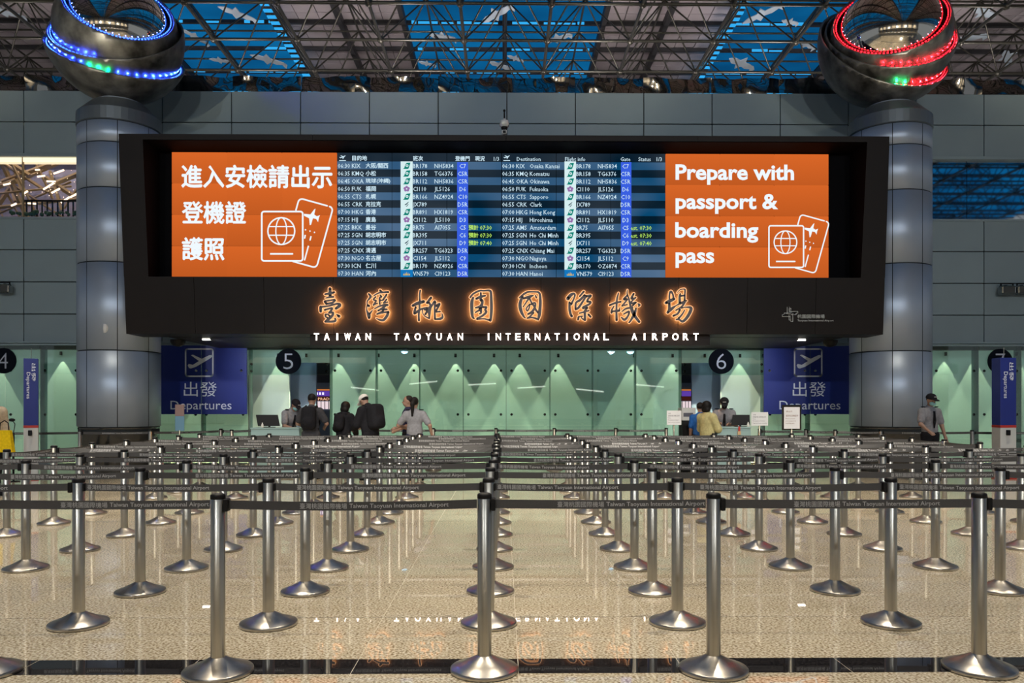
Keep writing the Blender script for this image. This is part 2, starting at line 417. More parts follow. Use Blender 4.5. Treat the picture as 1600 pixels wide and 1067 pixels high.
for k in range(60): hedge.ball((random.uniform(wx0+3.6, wx1), WY+0.42, 6.72+random.uniform(0, 0.08)), random.uniform(0.03, 0.07), n=6)
tag(hedge.obj('planter_foliage', mat('planter_leaves', (0.03, 0.10, 0.06, 1), 0.6), wn), kind='stuff')
light('terrace_light', 'AREA', (-13.0, WY+1.5, 9.1), 60, (1.0, 0.78, 0.55), (-13.0, WY+1.6, 6), size=3.0)
# right window: dark mirror-like glass
wn = struct('window_2')
xm = X(1514, WY)
MB().box(10.0, xm-0.008, WY+0.1, WY+0.13, 6.56, 8.16).obj('glass_pane', M['darkglass'], wn)
MB().box(xm+0.008, 17.5, WY+0.1, WY+0.13, 6.56, 8.16).obj('glass_pane', M['darkglass'], wn)
MB().box(10.0, 17.5, WY+0.14, WY+0.3, 6.56, 8.16).obj('window_back', M['seam'], wn)

# ------------------------------------------------------------------ glass front, green wall behind
GY = 21.2; BY = 22.4
gw = struct('wall_rear')
h1a, h1b = X(452, BY), X(516, BY); h2a, h2b = X(1064, BY), X(1127, BY)
g_ = MB()
for (a, b) in ((-22, h1a), (h1b, h2a), (h2b, 22)): g_.box(a, b, BY, BY+0.1, 0, 3.6)
g_.box(h1a, h1b, BY, BY+0.1, 2.75, 3.6).box(h2a, h2b, BY, BY+0.1, 2.75, 3.6).obj('green_wall_face', M['greenwall'], gw)
MB().box(-22, 22, GY+0.05, BY+0.1, 3.2, 3.25).obj('soffit', M['wall'], gw)
# scallop downlights against the green wall
for px in (98, -8, 262, 345, 1222, 1305, 436, 480, 530, 592, 648, 712, 772, 812, 872, 990, 1050, 1155, 1100, 1475, 1522, 1590):  # those hidden behind the Departures signs are added to brighten the wall there
    x = X(px, BY); z = Z(563 if 400 < px < 1200 else 560, BY)
    MB().lathe([(0.0, 0.10), (0.035, 0.10), (0.035, 0.0), (0.028, 0.0), (0.0, 0.02)], 10, (x, BY-0.09, z+0.08)).obj('wall_lamp', M['black'], gw)
    light('scallop_light', 'SPOT', (x, BY-0.09, z+0.06), 190, (1.0, 1.0, 0.68), (x, BY-0.075, 0), spot_size=math.radians(58), spot_blend=0.08, shadow_soft_size=0.004, even=True)
# general fill added in the cavity to brighten the green wall
light('cavity_fill', 'AREA', (-14, GY+0.5, 3.15), 32, (0.92, 1.0, 0.97), (-14, BY, 0.6), shape='RECTANGLE', size=10, size_y=0.3)
light('cavity_fill', 'AREA', (14, GY+0.5, 3.15), 32, (0.92, 1.0, 0.97), (14, BY, 0.6), shape='RECTANGLE', size=10, size_y=0.3)
light('cavity_fill', 'AREA', (0, GY+0.5, 3.15), 58, (0.92, 1.0, 0.97), (0, BY, 0.6), shape='RECTANGLE', size=17, size_y=0.3)
for px, pw in ((955, 60), (632, 22), (985, 30)):
    x = X(px, BY); light('blue_spot', 'SPOT', (x, GY-1.2, 3.1), pw, (0.30, 0.62, 1.0), (x, BY, 2.75), spot_size=math.radians(70), spot_blend=1.0, shadow_soft_size=0.1)

seams = [-60, 8, 62, 127, 240, 314, 388, 515, 587, 655, 723.6, 791, 859.5, 926.5, 994, 1065, 1195, 1266, 1337, 1400, 1455, 1530, 1597, 1665]
gtop = Z(540, GY)
gf = struct('wall_glass')
fit = MB().lathe([(0, -0.02), (0.035, -0.02), (0.035, 0.0), (0.0, 0.0)], 12, M=Matrix.Rotation(math.radians(90), 4, 'X')).mesh('fit')
fit.materials.append(M['mirror_dark'])
for i in range(len(seams)-1):
    a, b = X(seams[i], GY), X(seams[i+1], GY)
    header = seams[i] in (388, 1065)
    z0 = Z(586, GY) if header else 0.03
    o = MB().box(a+0.008, b-0.008, GY, GY+0.015, z0, gtop).obj('glass_pane', M['glass'], gf)
    spots = [(a+0.14, Z(579, GY)), (b-0.14, Z(579, GY))] + ([] if header else [(a+0.14, Z(647.5, GY)), (b-0.14, Z(647.5, GY))])
    if header: spots = [(a+0.08, Z(569, GY)), (b-0.08, Z(569, GY)), (a+0.08, Z(580, GY)), (b-0.08, Z(580, GY))]
    for (fx, fz) in spots:
        q = link('fitting', fit, None, o, (fx, GY-0.0, fz)); 
    # steel fin between panes
    MB().box(b-0.006, b+0.006, GY+0.02, GY+0.35, 0.03, gtop).obj('glass_fin', thin_glass('fin_glass', (0.25, 0.42, 0.38, 1), 0.05) if i == 0 else M['fin'], gf) if i else None
    if i == 0: M['fin'] = thin_glass('fin_glass', (0.25, 0.42, 0.38, 1), 0.05)
MB().box(-22, 22, GY-0.03, GY+0.05, -0.001, 0.03).obj('floor_channel', M['mirror_dark'], gf)
MB().box(-22, 22, GY-0.02, GY+0.06, gtop, gtop+0.04).obj('head_channel', M['wall'], gf)

# passages behind counters 5 and 6: partition and a far shop front
ps = struct('wall_passage')
PY = 27.0
MB().box(X(440, BY+0.6), X(494, BY+0.6), BY+0.6, BY+0.7, 0, 3.4).box(X(1081, BY+0.6), X(1140, BY+0.6), BY+0.6, BY+0.7, 0, 3.4).obj('partition', M['bluegrey'], ps)
MB().box(-10, 10, PY, PY+0.1, 0, 4).obj('passage_end', mat('passage_dark', (0.05, 0.05, 0.06, 1), 0.6), ps)
light('passage_light', 'AREA', (-5.4, BY+0.35, 3.3), 5, (0.6, 0.75, 1.0), (-5.2, BY+0.6, 0), size=0.8)
light('passage_light', 'AREA', (5.4, BY+0.35, 3.3), 5, (0.6, 0.75, 1.0), (5.2, BY+0.6, 0), size=0.8)
def shop(x0p, x1p, name):
    Y = PY - 0.6
    a, b = X(x0p, Y), X(x1p, Y)
    s = thing(name[0], name[1], 'shop', ((a+b)/2, Y, 0))
    def q(nm, py0, py1, m, d=0.0, xa=0, xb=1):
        z0, z1 = Z(py1, Y), Z(py0, Y); wd = (b-a)
        MB().box(-wd/2+wd*xa, -wd/2+wd*xb, -0.03-d, 0.0-d, z0, z1).obj(nm, m, s)
    MB().box(-(b-a)/2, (b-a)/2, 0.0, 0.2, 0, Z(598, Y)).obj('shop_wall', M['bluegrey'], s)
    q('sign_band', 611, 619, emit('purple_sign', rgb(90, 60, 160), 1.0))
    q('fascia', 619.5, 626, emit('fascia_glow', rgb(60, 25, 20), 1.0))
    q('lit_window', 627, 639, emit('shop_window', rgb(235, 215, 220), 1.0))
    q('cornice', 608.5, 610, emit('cornice_gold', rgb(220, 130, 60), 1.0))
    for k in range(7): q('mullion', 627, 639, M['black'], 0.04, 0.05+k*0.14, 0.07+k*0.14)
    return s, Y, a, b
s, Y, a, b = shop(488, 530, ('shop_front', 'lit shop front with purple sign seen through the left opening'))
t = MB(); ptext(t, 'PRADA', 497, 520, 625.3, 4.2, Y-0.1); t.v = [(v[0]-(a+b)/2, v[1]-Y, v[2]) for v in t.v]; t.obj('lettering', emit('shop_letters', rgb(240, 190, 150), 1.3), s)
t = MB(); ptext(t, '88-88  <', 496, 519, 617.3, 4.2, Y-0.1)
t = MB(); 
for k in range(5): t.box(-0.5+k*0.1, -0.44+k*0.1, -0.09, -0.08, Z(617, Y), Z(613, Y))
t.obj('sign_marks', emit('sign_marks', rgb(230, 225, 255), 1.2), s)
s, Y, a, b = shop(1050, 1083, ('shop_front', 'lit pink shop front seen through the right opening, beside the blue shirt'))

# ------------------------------------------------------------------ ceiling: space frame, roof bays, skylights
ceil = struct('ceiling')
BZ = CAMH + 11.05; TZ = BZ + 1.8
RX = 2.5; RY = 2.2
bx = [0.06 + 1.25 + RX*k for k in range(-14, 13)]
by = [21.85 + RY*k for k in range(-19, 6)]
txs = [x + RX/2 for x in bx[:-1]]; tys = [yv + RY/2 for yv in by[:-1]]
bars = []
for yv in by:
    for i in range(len(bx)-1): bars.append(((bx[i], yv, BZ), (bx[i+1], yv, BZ), 0.048, 'lower_chord'))
for xv in bx:
    for j in range(len(by)-1): bars.append(((xv, by[j], BZ), (xv, by[j+1], BZ), 0.048, 'lower_chord'))
for yv in tys:
    for i in range(len(txs)-1): bars.append(((txs[i], yv, TZ), (txs[i+1], yv, TZ), 0.034, 'upper_chord'))
for xv in txs:
    for j in range(len(tys)-1): bars.append(((xv, tys[j], TZ), (xv, tys[j+1], TZ), 0.034, 'upper_chord'))
for xv in txs:
    for yv in tys:
        for dx in (-RX/2, RX/2):
            for dy in (-RY/2, RY/2): bars.append(((xv, yv, TZ), (xv+dx, yv+dy, BZ), 0.025, 'brace'))
# light hangers up to the roof purlins
def inview(a, b):
    pa, pb = proj(a), proj(b)
    if not pa or not pb: return 0
    def inside(p): return -30 < p[0] < 1630 and -40 < p[1] < 150
    if not (inside(pa) or inside(pb)): return 0
    return math.hypot(pa[0]-pb[0], pa[1]-pb[1])
scored = [(inview(a, b), i) for i, (a, b, r, n) in enumerate(bars)]
scored.sort(reverse=True)
keep = set(); cnt = {}
for sc_, i in scored:
    nm = bars[i][3]
    if sc_ > 8 and cnt.get(nm, 0) < 280: keep.add(i); cnt[nm] = cnt.get(nm, 0)+1
barm = {}
for i in keep:
    a, b, r, nm = bars[i]; a = Vector(a); b = Vector(b); Ln = round((b-a).length, 4); key = (Ln, r)
    if key not in barm:
        me = MB().tube((0,0,0), (0,0,Ln), r, n=8, caps=False).mesh('bar'); me.materials.append(M['truss']); barm[key] = me
    o = link(nm, barm[key], None, ceil, a); o.rotation_mode = 'QUATERNION'; o.rotation_quaternion = (b-a).to_track_quat('Z', 'Y')
rest = MB()
for i, (a, b, r, nm) in enumerate(bars):
    if i not in keep: rest.tube(a, b, r, n=5, caps=False)
tag(rest.obj('frame_bars', M['truss'], ceil), kind='stuff')
nd = MB().ball((0,0,0), 0.115, n=10).mesh('node'); nd.materials.append(M['truss'])
for xv in bx:
    for yv in by:
        p = proj((xv, yv, BZ))
        if p and -20 < p[0] < 1620 and -30 < p[1] < 140: link('frame_node', nd, None, ceil, (xv, yv, BZ))
# roof bays
RZ = CAMH + 13.5
blue = bpy.data.materials.new('blue_skylight'); blue.use_nodes = True
N = blue.node_tree.nodes; L = blue.node_tree.links; N.clear()
o_ = N.new('ShaderNodeOutputMaterial'); e_ = N.new('ShaderNodeEmission'); ge = N.new('ShaderNodeNewGeometry'); nt = N.new('ShaderNodeTexNoise'); nt.inputs['Scale'].default_value = 0.35
cr = N.new('ShaderNodeValToRGB'); cr.color_ramp.elements[0].position = 0.35; cr.color_ramp.elements[0].color = rgb(8, 78, 128); cr.color_ramp.elements[1].position = 0.68; cr.color_ramp.elements[1].color = rgb(14, 112, 172)
L.new(ge.outputs['Position'], nt.inputs[0]); L.new(nt.outputs[0], cr.inputs[0]); L.new(cr.outputs[0], e_.inputs[0]); e_.inputs[1].default_value = 0.78; L.new(e_.outputs[0], o_.inputs[0])
M['greybay'] = mat('roof_bay_sheet', (0.34, 0.30, 0.31, 1), 0.7, noise=(1.0, 0.05))
purl = [27.9 + 2.05*k for k in range(-24, 4)]
bays = [(-36, -24, 'b'), (-23.9, -22, 'g'), (-22, -12.6, 'g'), (-12.4, -7.95, 'b'), (-7.85, -5.65, 'g'), (-5.6, -3.5, 'g'), (-3.4, 0.02, 'b'), (0.06, 3.4, 'b'), (3.5, 5.6, 'g'), (5.65, 7.85, 'g'), (7.95, 12.4, 'b'), (12.6, 22, 'g'), (22, 23.9, 'g'), (24, 36, 'b')]
for (x0, x1, t_) in bays:
    for k in range(len(purl)-1):
        y0, y1 = purl[k], purl[k+1]
        if t_ == 'b':
            MB().box(x0, x1, y0+0.02, y1-0.02, RZ, RZ+0.05).obj('skylight_pane', blue, ceil)
        elif k < 20:
            MB().box(x0, x1, y0+0.02, y1-0.02, RZ, RZ+0.05).obj('roof_sheet', M['greybay'], ceil)
        else:
            # ribbed acoustic tiles laid in courses
            nx = max(1, int(round((x1-x0)/0.74))); ny = 4; me = MB()
            for i in range(nx):
                for j in range(ny):
                    xa = x0+(x1-x0)*i/nx; xb = x0+(x1-x0)*(i+1)/nx; ya = y0+0.02+(y1-y0-0.04)*j/ny; yb = y0+0.02+(y1-y0-0.04)*(j+1)/ny
                    me.box(xa+0.015, xb-0.015, ya+0.015, yb-0.015, RZ+random.uniform(0, 0.02), RZ+0.06)
            tag(me.obj('roof_tiles', M['greybay'], ceil), kind='stuff')
MB().box(-36, 36, purl[0], purl[-1]+0.2, RZ+0.07, RZ+0.12).obj('roof_deck', M['seam'], ceil)
for yv in purl:
    MB().box(-36, 36, yv-0.06, yv+0.06, RZ-0.14, RZ-0.02).obj('purlin', M['purlin'], ceil)
for xv in (-12.5, -7.9, -5.62, -3.45, 0.04, 3.45, 5.62, 7.9, 12.5):
    MB().box(xv-0.08, xv+0.08, purl[0], purl[-1], RZ-0.30, RZ-0.02).obj('rafter', M['purlin'], ceil)
led = emit('cyan_led', rgb(50, 165, 230), 1.1)
for yv in purl[18:]:
    for (a, b) in ((-12.3, -8.1), (-3.2, -0.2), (0.3, 3.2), (8.1, 12.3)):
        x = a
        while x < b:
            l_ = random.uniform(0.15, 1.0)
            if random.random() < 0.7: MB().box(x, min(x+l_, b), yv-0.09, yv-0.065, RZ-0.15, RZ-0.04-random.uniform(0, 0.06)).obj('led_strip', led, ceil)
            x += l_+random.uniform(0.02, 0.2)
for xv in (-7.70, 7.70):
    yv = 24.0
    while yv < 33.5:
        MB().box(xv-0.09*(1 if xv > 0 else -1)-0.22, xv+0.16, yv, yv+0.16, RZ-0.56, RZ-0.52).obj('led_strip', led, ceil); yv += 0.42
MB().box(-22, 22, 34.2, 34.4, 9.0, RZ+0.1).obj('end_wall', M['greybay'], ceil)
MB().box(-22, 22, 33.0, 33.2, RZ-1.4, RZ-0.9).obj('end_beam', M['greybay'], ceil)
# pale cut-out shapes hanging below the blue skylights
M['pale'] = mat('pale_cutout', (0.42, 0.50, 0.56, 1), 0.6)
shape = [(-1,0.05),(-0.62,0.22),(-0.30,0.17),(-0.12,0.42),(0.08,0.16),(0.42,0.20),(0.72,0.10),(0.92,0.34),(1.0,0.02),(0.80,-0.10),(0.40,-0.14),(0.10,-0.12),(-0.10,-0.40),(-0.28,-0.12),(-0.66,-0.12)]
spots = [(372,22,1.0,0.5),(305,58,0.8,0.9),(420,94,1.1,0.4),(345,95,0.7,0.2),(692,58,0.9,0.2),(776,22,1.1,-0.5),(783,103,0.9,0.4),(668,100,0.6,0.3),(872,60,0.9,-0.3),(806,92,0.6,0.4),(1160,100,1.2,0.4),(1192,22,1.1,-0.6),(1262,70,0.8,0.4),(1235,35,0.6,0.2),(1512,60,1.2,-0.2),(1540,20,1.0,0.3),(1575,90,1.0,0.6),(240,110,0.8,0.2),(8,20,0.9,0.3)]
grp_ = lambda v: 0 if v <= 150 else 1 if v < 500 else 2 if v <= 500 or v < 1000 else 3 if v < 1300 else 4
names_where = ['over the left blue skylight', 'over the centre blue skylight', 'over the right blue skylight', 'beyond the right sphere', 'beyond the left sphere']
for k, (px, py, sc_, an) in enumerate(spots):
    Yp = F*(RZ-0.75-CAMH)/(HOR-py); p = at(px, py, Yp)
    mb = MB(); c_, s_ = math.cos(an), math.sin(an)
    pts = [(sc_*0.55*(c_*u-s_*v), sc_*1.15*(s_*u+c_*v)*0.9) for (u, v) in shape]; n = len(pts)
    mb.add([(u, v, 0) for u, v in pts] + [(u, v, 0.03) for u, v in pts], [tuple(range(n-1, -1, -1)), tuple(range(n, 2*n))] + [(i, (i+1) % n, n+(i+1) % n, n+i) for i in range(n)])
    wh = 'roof beyond the left sphere' if px < 150 else 'left blue skylight' if px < 500 else 'centre blue skylight' if 500 < px < 1000 else 'right blue skylight' if px < 1300 else 'roof beyond the right sphere' if px > 1400 else 'roof beyond the left sphere'
    o = mb.obj('hanging_cutout', M['pale'], None, (p.x, p.y, p.z))
    same = sorted(q for q in spots if grp_(q[0]) == grp_(px))
    pos_ = same.index((px, py, sc_, an)); ordn = ['leftmost', 'second from left', 'third from left', 'fourth from left', 'fifth from left', 'sixth from left'][pos_]
    tag(o, 'pale grey cutout below the %s, %s' % (wh, ordn), 'decoration', 'pale cutouts below the %s' % wh)

# ------------------------------------------------------------------ pillars and spheres
PIL_Y = 19.0; PR = 0.90
ringz = [1.04, 2.79, 4.79, 6.47, 7.5, 8.0]
def pillar(x, side):
    s = thing('round_pillar', 'round blue-grey metal-clad pillar at the %s end of the flight board' % side, 'pillar', (x, PIL_Y, 0))
    MB().lathe([(PR-0.03, 0.9), (PR-0.03, 8.1)], 40).obj('core', M['seam'], s)
    MB().lathe([(PR-0.06, 0.0), (PR-0.06, 0.98), (PR-0.02, 1.0), (PR-0.02, 1.03)], 40).obj('polished_base', M['base_dark'], s)
    for j in range(5):
        me = None
        for k in range(8):
            if me is None:
                ga = 0.008/PR; mb = MB()
                mb.lathe([(PR-0.02, ringz[j]+0.012), (PR, ringz[j]+0.016), (PR, ringz[j+1]-0.016), (PR-0.02, ringz[j+1]-0.012)], 10, a0=math.radians(-22.5)+ga, a1=math.radians(22.5)-ga)
                me = mb.mesh('clad'); me.materials.append(M['clad'])
            o = link('cladding_panel', me, None, s); o.rotation_euler = (0, 0, math.radians(-90+45*k))
    MB().lathe([(PR-0.02, 8.0), (PR+0.02, 8.02), (PR+0.02, 8.30), (PR-0.02, 8.34), (0.62, 8.60), (0.5, 8.62)], 40, smooth=False).obj('collar', M['collar'], s)
    MB().lathe([(0.52, 8.60), (0.52, 8.66), (0.0, 8.68)], 32).obj('neck_ring', M['clad'], s)
    return s
pl = pillar(X(187, PIL_Y), 'left'); pr = pillar(X(1390.5, PIL_Y), 'right')
M['bronze'] = mat('hammered_bronze', (0.095, 0.091, 0.085, 1), 0.36, 0.5, noise=(3.0, 0.75), bump=0.4, bscale=5)
M['chrome'] = mat('chrome_ball', (0.75, 0.72, 0.66, 1), 0.05, 1.0, bump=0.35, bscale=2.4)
SR = 1.62
def shell_cut(R, n, c, thick=0.045):
    me = bpy.data.meshes.new('shell'); bm = bmesh.new(); bmesh.ops.create_uvsphere(bm, u_segments=56, v_segments=36, radius=R)
    bmesh.ops.bisect_plane(bm, geom=bm.verts[:]+bm.edges[:]+bm.faces[:], plane_co=n*c, plane_no=n, clear_outer=True)
    fs = bm.faces[:]; r = bmesh.ops.solidify(bm, geom=fs, thickness=thick)
    for f in bm.faces: f.smooth = True
    bmesh.ops.recalc_face_normals(bm, faces=bm.faces); bm.to_mesh(me); bm.free(); return me
def ring_tube(n, c, R, r, a0, a1, seg=60):
    z = n; xx = z.cross(Vector((0, 0, 1))).normalized(); yy = z.cross(xx)
    rho = math.sqrt(max(R*R-c*c, 0.01)); mb = MB(); pts = []
    for i in range(seg+1):
        a = a0+(a1-a0)*i/seg; pts.append(n*c+xx*rho*math.cos(a)+yy*rho*math.sin(a))
    return pts
def sphere(x, side, shells, cols, label, side_min, side_max):
    cz = CAMH + (HOR-55)/F*PIL_Y
    s = thing('sculpture_sphere', label, 'sculpture', (x, PIL_Y, cz))
    v = (Vector((0, 0, CAMH)) - Vector((x, PIL_Y, cz))).normalized(); r = Vector((0, 0, 1)).cross(v).normalized(); u = v.cross(r)
    r = -r if r.x < 0 else r
    MB().ball((0, 0, 0), SR*0.74, n=48).obj('chrome_ball', M['chrome'], s)
    for k, (rad, al, roll, c, ci) in enumerate(shells):
        al = math.radians(al); ro = math.radians(roll)
        up = u*math.cos(ro)+r*math.sin(ro)
        n = (up*math.cos(al)+v*math.sin(al)).normalized()
        link('bronze_shell', shell_cut(SR*rad, n, SR*c), M['bronze'], s)
        lm, lc = cols[ci]
        pts = ring_tube(n, SR*(c-0.015), SR*rad-0.085, 0.02, 0, 2*math.pi, 90)
        # keep lit arcs towards the hall
        bead = MB(); cntb = 0
        for q in range(len(pts)-1):
            if pts[q].dot(v) > -0.35*SR and pts[q].dot(r) > side_min[k]*SR and pts[q].dot(r) < side_max[k]*SR:
                bead.tube(pts[q], pts[q]*0.55+pts[q+1]*0.45, 0.013, n=5); cntb += 1
        tag(bead.obj('led_strip', lm, s), kind='stuff')
        nl = 44
        for q in range(nl):
            p = pts[int(q/nl*(len(pts)-1))]
            if p.dot(v) > -0.1*SR and side_min[k]*SR < p.dot(r) < side_max[k]*SR:
                P = Vector((x, PIL_Y, cz)) + p*0.99 + n*0.05
                light('sphere_led', 'POINT', P, (13.0, 6.0, 2.0)[k], (greenL[1] if (k == 0 and (-0.45*SR < p.dot(r) < -0.05*SR if side == 'left' else p.dot(r) < 0.25*SR)) else lc), shadow_soft_size=0.005)
    return s
blueL = (emit('blue_led', (0.03, 0.10, 1.0, 1), 7), (0.02, 0.07, 1.0)); greenL = (emit('green_led', (0.0, 0.7, 0.15, 1), 5), (0.0, 0.8, 0.2)); redL = (emit('red_led', (1.0, 0.01, 0.02, 1), 7), (1.0, 0.01, 0.02))
sphere(X(183, PIL_Y), 'left', [(1.0, 15, 3, -0.30, 0), (0.92, 24, -12, 0.05, 0), (0.84, 32, 4, 0.40, 0)], [blueL, greenL], 'hammered bronze sphere with blue lights and chrome core on the left pillar', (-2, -2, -2), (2, -0.25, 2))
sphere(X(1390, PIL_Y), 'right', [(1.0, 24, 30, -0.16, 0), (0.92, 28, 16, 0.06, 0), (0.84, 36, 4, 0.30, 0)], [redL, greenL], 'hammered bronze sphere with red lights and chrome core on the right pillar', (0.05, -0.1, -2), (2, 2, 2))

# ------------------------------------------------------------------ the flight board
bd = thing('flight_board', 'huge black flight information board with orange notices at both ends', 'display board', (0, 0, 0))
YB, YT, YS, YBK = 17.20, 16.86, 17.60, 18.02      # face bottom, face top, screens, back
zb = Z(522, YB); zt = Z(211, YT)
Lb, Rb, Lt, Rt = X(197, YB), X(1380, YB), X(185, YT), X(1390, YT)
def fy(z): return YB + (YT-YB)*(z-zb)/(zt-zb)
oz0 = Z(433, fy(4.3)); oz1 = Z(220, fy(7.1))
oL0, oR0 = X(232, fy(oz0)), X(1345, fy(oz0)); oL1, oR1 = X(223, fy(oz1)), X(1355, fy(oz1))
sz0, sz1 = Z(433.5, YS), Z(239, YS); sx0, sx1 = X(268, YS), X(1295, YS)
def lx(z): return Lb+(Lt-Lb)*(z-zb)/(zt-zb)
def rx(z): return Rb+(Rt-Rb)*(z-zb)/(zt-zb)
def P_(x, z): return (x, fy(z), z)
# face of the frame, split in cladding sheets with fine joints
def face_sheet(q):   # quad of (x,z) in face plane, counterclockwise seen from the front
    mb = MB(); vs = [P_(*p) for p in q] + [(p[0], fy(p[1])+0.04, p[1]) for p in q]
    mb.add(vs, [(0,1,2,3),(7,6,5,4),(0,4,5,1),(1,5,6,2),(2,6,7,3),(3,7,4,0)]); mb.obj('face_sheet', M['frame'], bd)
e = 0.004
nb = 11
for k in range(nb):
    a = k/nb; b = (k+1)/nb
    face_sheet([(Lb+(Rb-Lb)*a+e, zb), (Lb+(Rb-Lb)*b-e, zb), (lx(oz0)+(rx(oz0)-lx(oz0))*b-e, oz0), (lx(oz0)+(rx(oz0)-lx(oz0))*a+e, oz0)])
nt_ = 4
for k in range(nt_):
    a = k/nt_; b = (k+1)/nt_
    face_sheet([(lx(oz1)+(rx(oz1)-lx(oz1))*a+e, oz1), (lx(oz1)+(rx(oz1)-lx(oz1))*b-e, oz1), (Lt+(Rt-Lt)*b-e, zt), (Lt+(Rt-Lt)*a+e, zt)])
face_sheet([(lx(oz0), oz0), (oL0, oz0), (oL1, oz1), (lx(oz1), oz1)])
face_sheet([(oR0, oz0), (rx(oz0), oz0), (rx(oz1), oz1), (oR1, oz1)])
# carcass
cb = MB()
V = {}
cb.add([(Lb, YB+0.03, zb), (Rb, YB+0.03, zb), (Rb, YBK, zb), (Lb, YBK, zb)], [(3,2,1,0)])
cb.add([(Lt, YT+0.03, zt), (Rt, YT+0.03, zt), (Rt, YBK, zt), (Lt, YBK, zt)], [(0,1,2,3)])
cb.add([(Lb, YB+0.03, zb), (Lb, YBK, zb), (Lt, YBK, zt), (Lt, YT+0.03, zt)], [(0,1,2,3)])
cb.add([(Rb, YB+0.03, zb), (Rb, YBK, zb), (Rt, YBK, zt), (Rt, YT+0.03, zt)], [(3,2,1,0)])
cb.add([(Lb, YBK, zb), (Rb, YBK, zb), (Rt, YBK, zt), (Lt, YBK, zt)], [(3,2,1,0)])
cb.obj('carcass', M['frame'], bd)
rc = MB(); yb = YS+0.06
bL0, bR0 = oL0+0.02, oR0-0.02
rc.add([(oL0-0.02, yb, oz0-0.05), (oR0+0.02, yb, oz0-0.05), (oR0+0.02, yb, oz1+0.05), (oL0-0.02, yb, oz1+0.05)], [(0,1,2,3)])
rc.add([P_(oL0, oz0), (oL0, yb, oz0), (oL0, yb, oz1), P_(oL1, oz1)], [(3,2,1,0)])
rc.add([P_(oR0, oz0), (oR0, yb, oz0), (oR0, yb, oz1), P_(oR1, oz1)], [(0,1,2,3)])
rc.add([P_(oL1, oz1), P_(oR1, oz1), (oR0, yb, oz1), (oL0, yb, oz1)], [(0,1,2,3)])
rc.add([P_(oL0, oz0), P_(oR0, oz0), (oR0, yb, oz0), (oL0, yb, oz0)], [(0,1,2,3)])
rc.obj('recess_lining', M['recess'], bd)
# video wall
orange = bpy.data.materials.new('screen_orange'); orange.use_nodes = True
N = orange.node_tree.nodes; L = orange.node_tree.links; N.clear()
o_ = N.new('ShaderNodeOutputMaterial'); e_ = N.new('ShaderNodeEmission'); tc = N.new('ShaderNodeTexCoord'); sp = N.new('ShaderNodeSeparateXYZ'); mr = N.new('ShaderNodeMapRange')
mr.inputs[3].default_value = 0.86; mr.inputs[4].default_value = 1.10
oi = N.new('ShaderNodeObjectInfo'); ma = N.new('ShaderNodeMath'); ma.operation = 'MULTIPLY_ADD'; ma.inputs[1].default_value = 0.05; ma.inputs[2].default_value = 0.96
L.new(tc.outputs['Generated'], sp.inputs[0]); L.new(sp.outputs[2], mr.inputs[0]); L.new(oi.outputs['Random'], ma.inputs[0])
mm = N.new('ShaderNodeMath'); mm.operation = 'MULTIPLY'; L.new(mr.outputs[0], mm.inputs[0]); L.new(ma.outputs[0], mm.inputs[1]); L.new(mm.outputs[0], e_.inputs[1])
e_.inputs[0].default_value = rgb(208, 98, 38); L.new(e_.outputs[0], o_.inputs[0])
rowh = (Z(253, YS)-Z(433.3, YS))/15; rz0 = Z(433.3, YS)
fb = bpy.data.materials.new('screen_flights'); fb.use_nodes = True
N = fb.node_tree.nodes; L = fb.node_tree.links; N.clear()
o_ = N.new('ShaderNodeOutputMaterial'); e_ = N.new('ShaderNodeEmission'); ge = N.new('ShaderNodeNewGeometry'); sp = N.new('ShaderNodeSeparateXYZ'); L.new(ge.outputs['Position'], sp.inputs[0])
def mth(op, a, b=None):
    m_ = N.new('ShaderNodeMath'); m_.operation = op
    for i, q in enumerate((a, b)):
        if q is None: continue
        if isinstance(q, (int, float)): m_.inputs[i].default_value = q
        else: L.new(q, m_.inputs[i])
    return m_.outputs[0]
rr = mth('DIVIDE', mth('SUBTRACT', sp.outputs[2], rz0), rowh)
par = mth('GREATER_THAN', mth('MODULO', mth('ADD', rr, 2), 2.0), 1.0)      # odd rows
lit = mth('SUBTRACT', 1.0, par)
hd = mth('LESS_THAN', rr, 15.0); lit = mth('MULTIPLY', lit, hd)
wx = N.new('ShaderNodeTexNoise'); wx.inputs['Scale'].default_value = 0.55; L.new(ge.outputs['Position'], wx.inputs[0])
c1 = N.new('ShaderNodeMix'); c1.data_type = 'RGBA'; c1.inputs['A'].default_value = rgb(4, 28, 44); c1.inputs['B'].default_value = rgb(44, 54, 64)
c2 = N.new('ShaderNodeMix'); c2.data_type = 'RGBA'; c2.inputs['A'].default_value = rgb(10, 72, 112); c2.inputs['B'].default_value = rgb(84, 112, 142)
mrn = N.new('ShaderNodeMapRange'); mrn.inputs[1].default_value = 0.35; mrn.inputs[2].default_value = 0.65; L.new(wx.outputs[0], mrn.inputs[0])
L.new(mrn.outputs[0], c1.inputs['Factor']); L.new(mrn.outputs[0], c2.inputs['Factor'])
c3 = N.new('ShaderNodeMix'); c3.data_type = 'RGBA'; L.new(lit, c3.inputs['Factor']); L.new(c1.outputs['Result'], c3.inputs['A']); L.new(c2.outputs['Result'], c3.inputs['B'])
L.new(c3.outputs['Result'], e_.inputs[0]); L.new(e_.outputs[0], o_.inputs[0])
pw = (sx1-sx0)/12; ph = (sz1-sz0)/4
for i in range(12):
    for j in range(4):
        me = MB().box(0.007, pw-0.007, 0, 0.05, 0.007, ph-0.007).mesh('screen'); me.materials.append(fb if 3 <= i < 9 else orange)
        link('screen_panel', me, None, bd, (sx0+i*pw, YS, sz0+j*ph))
YTx = YS-0.006
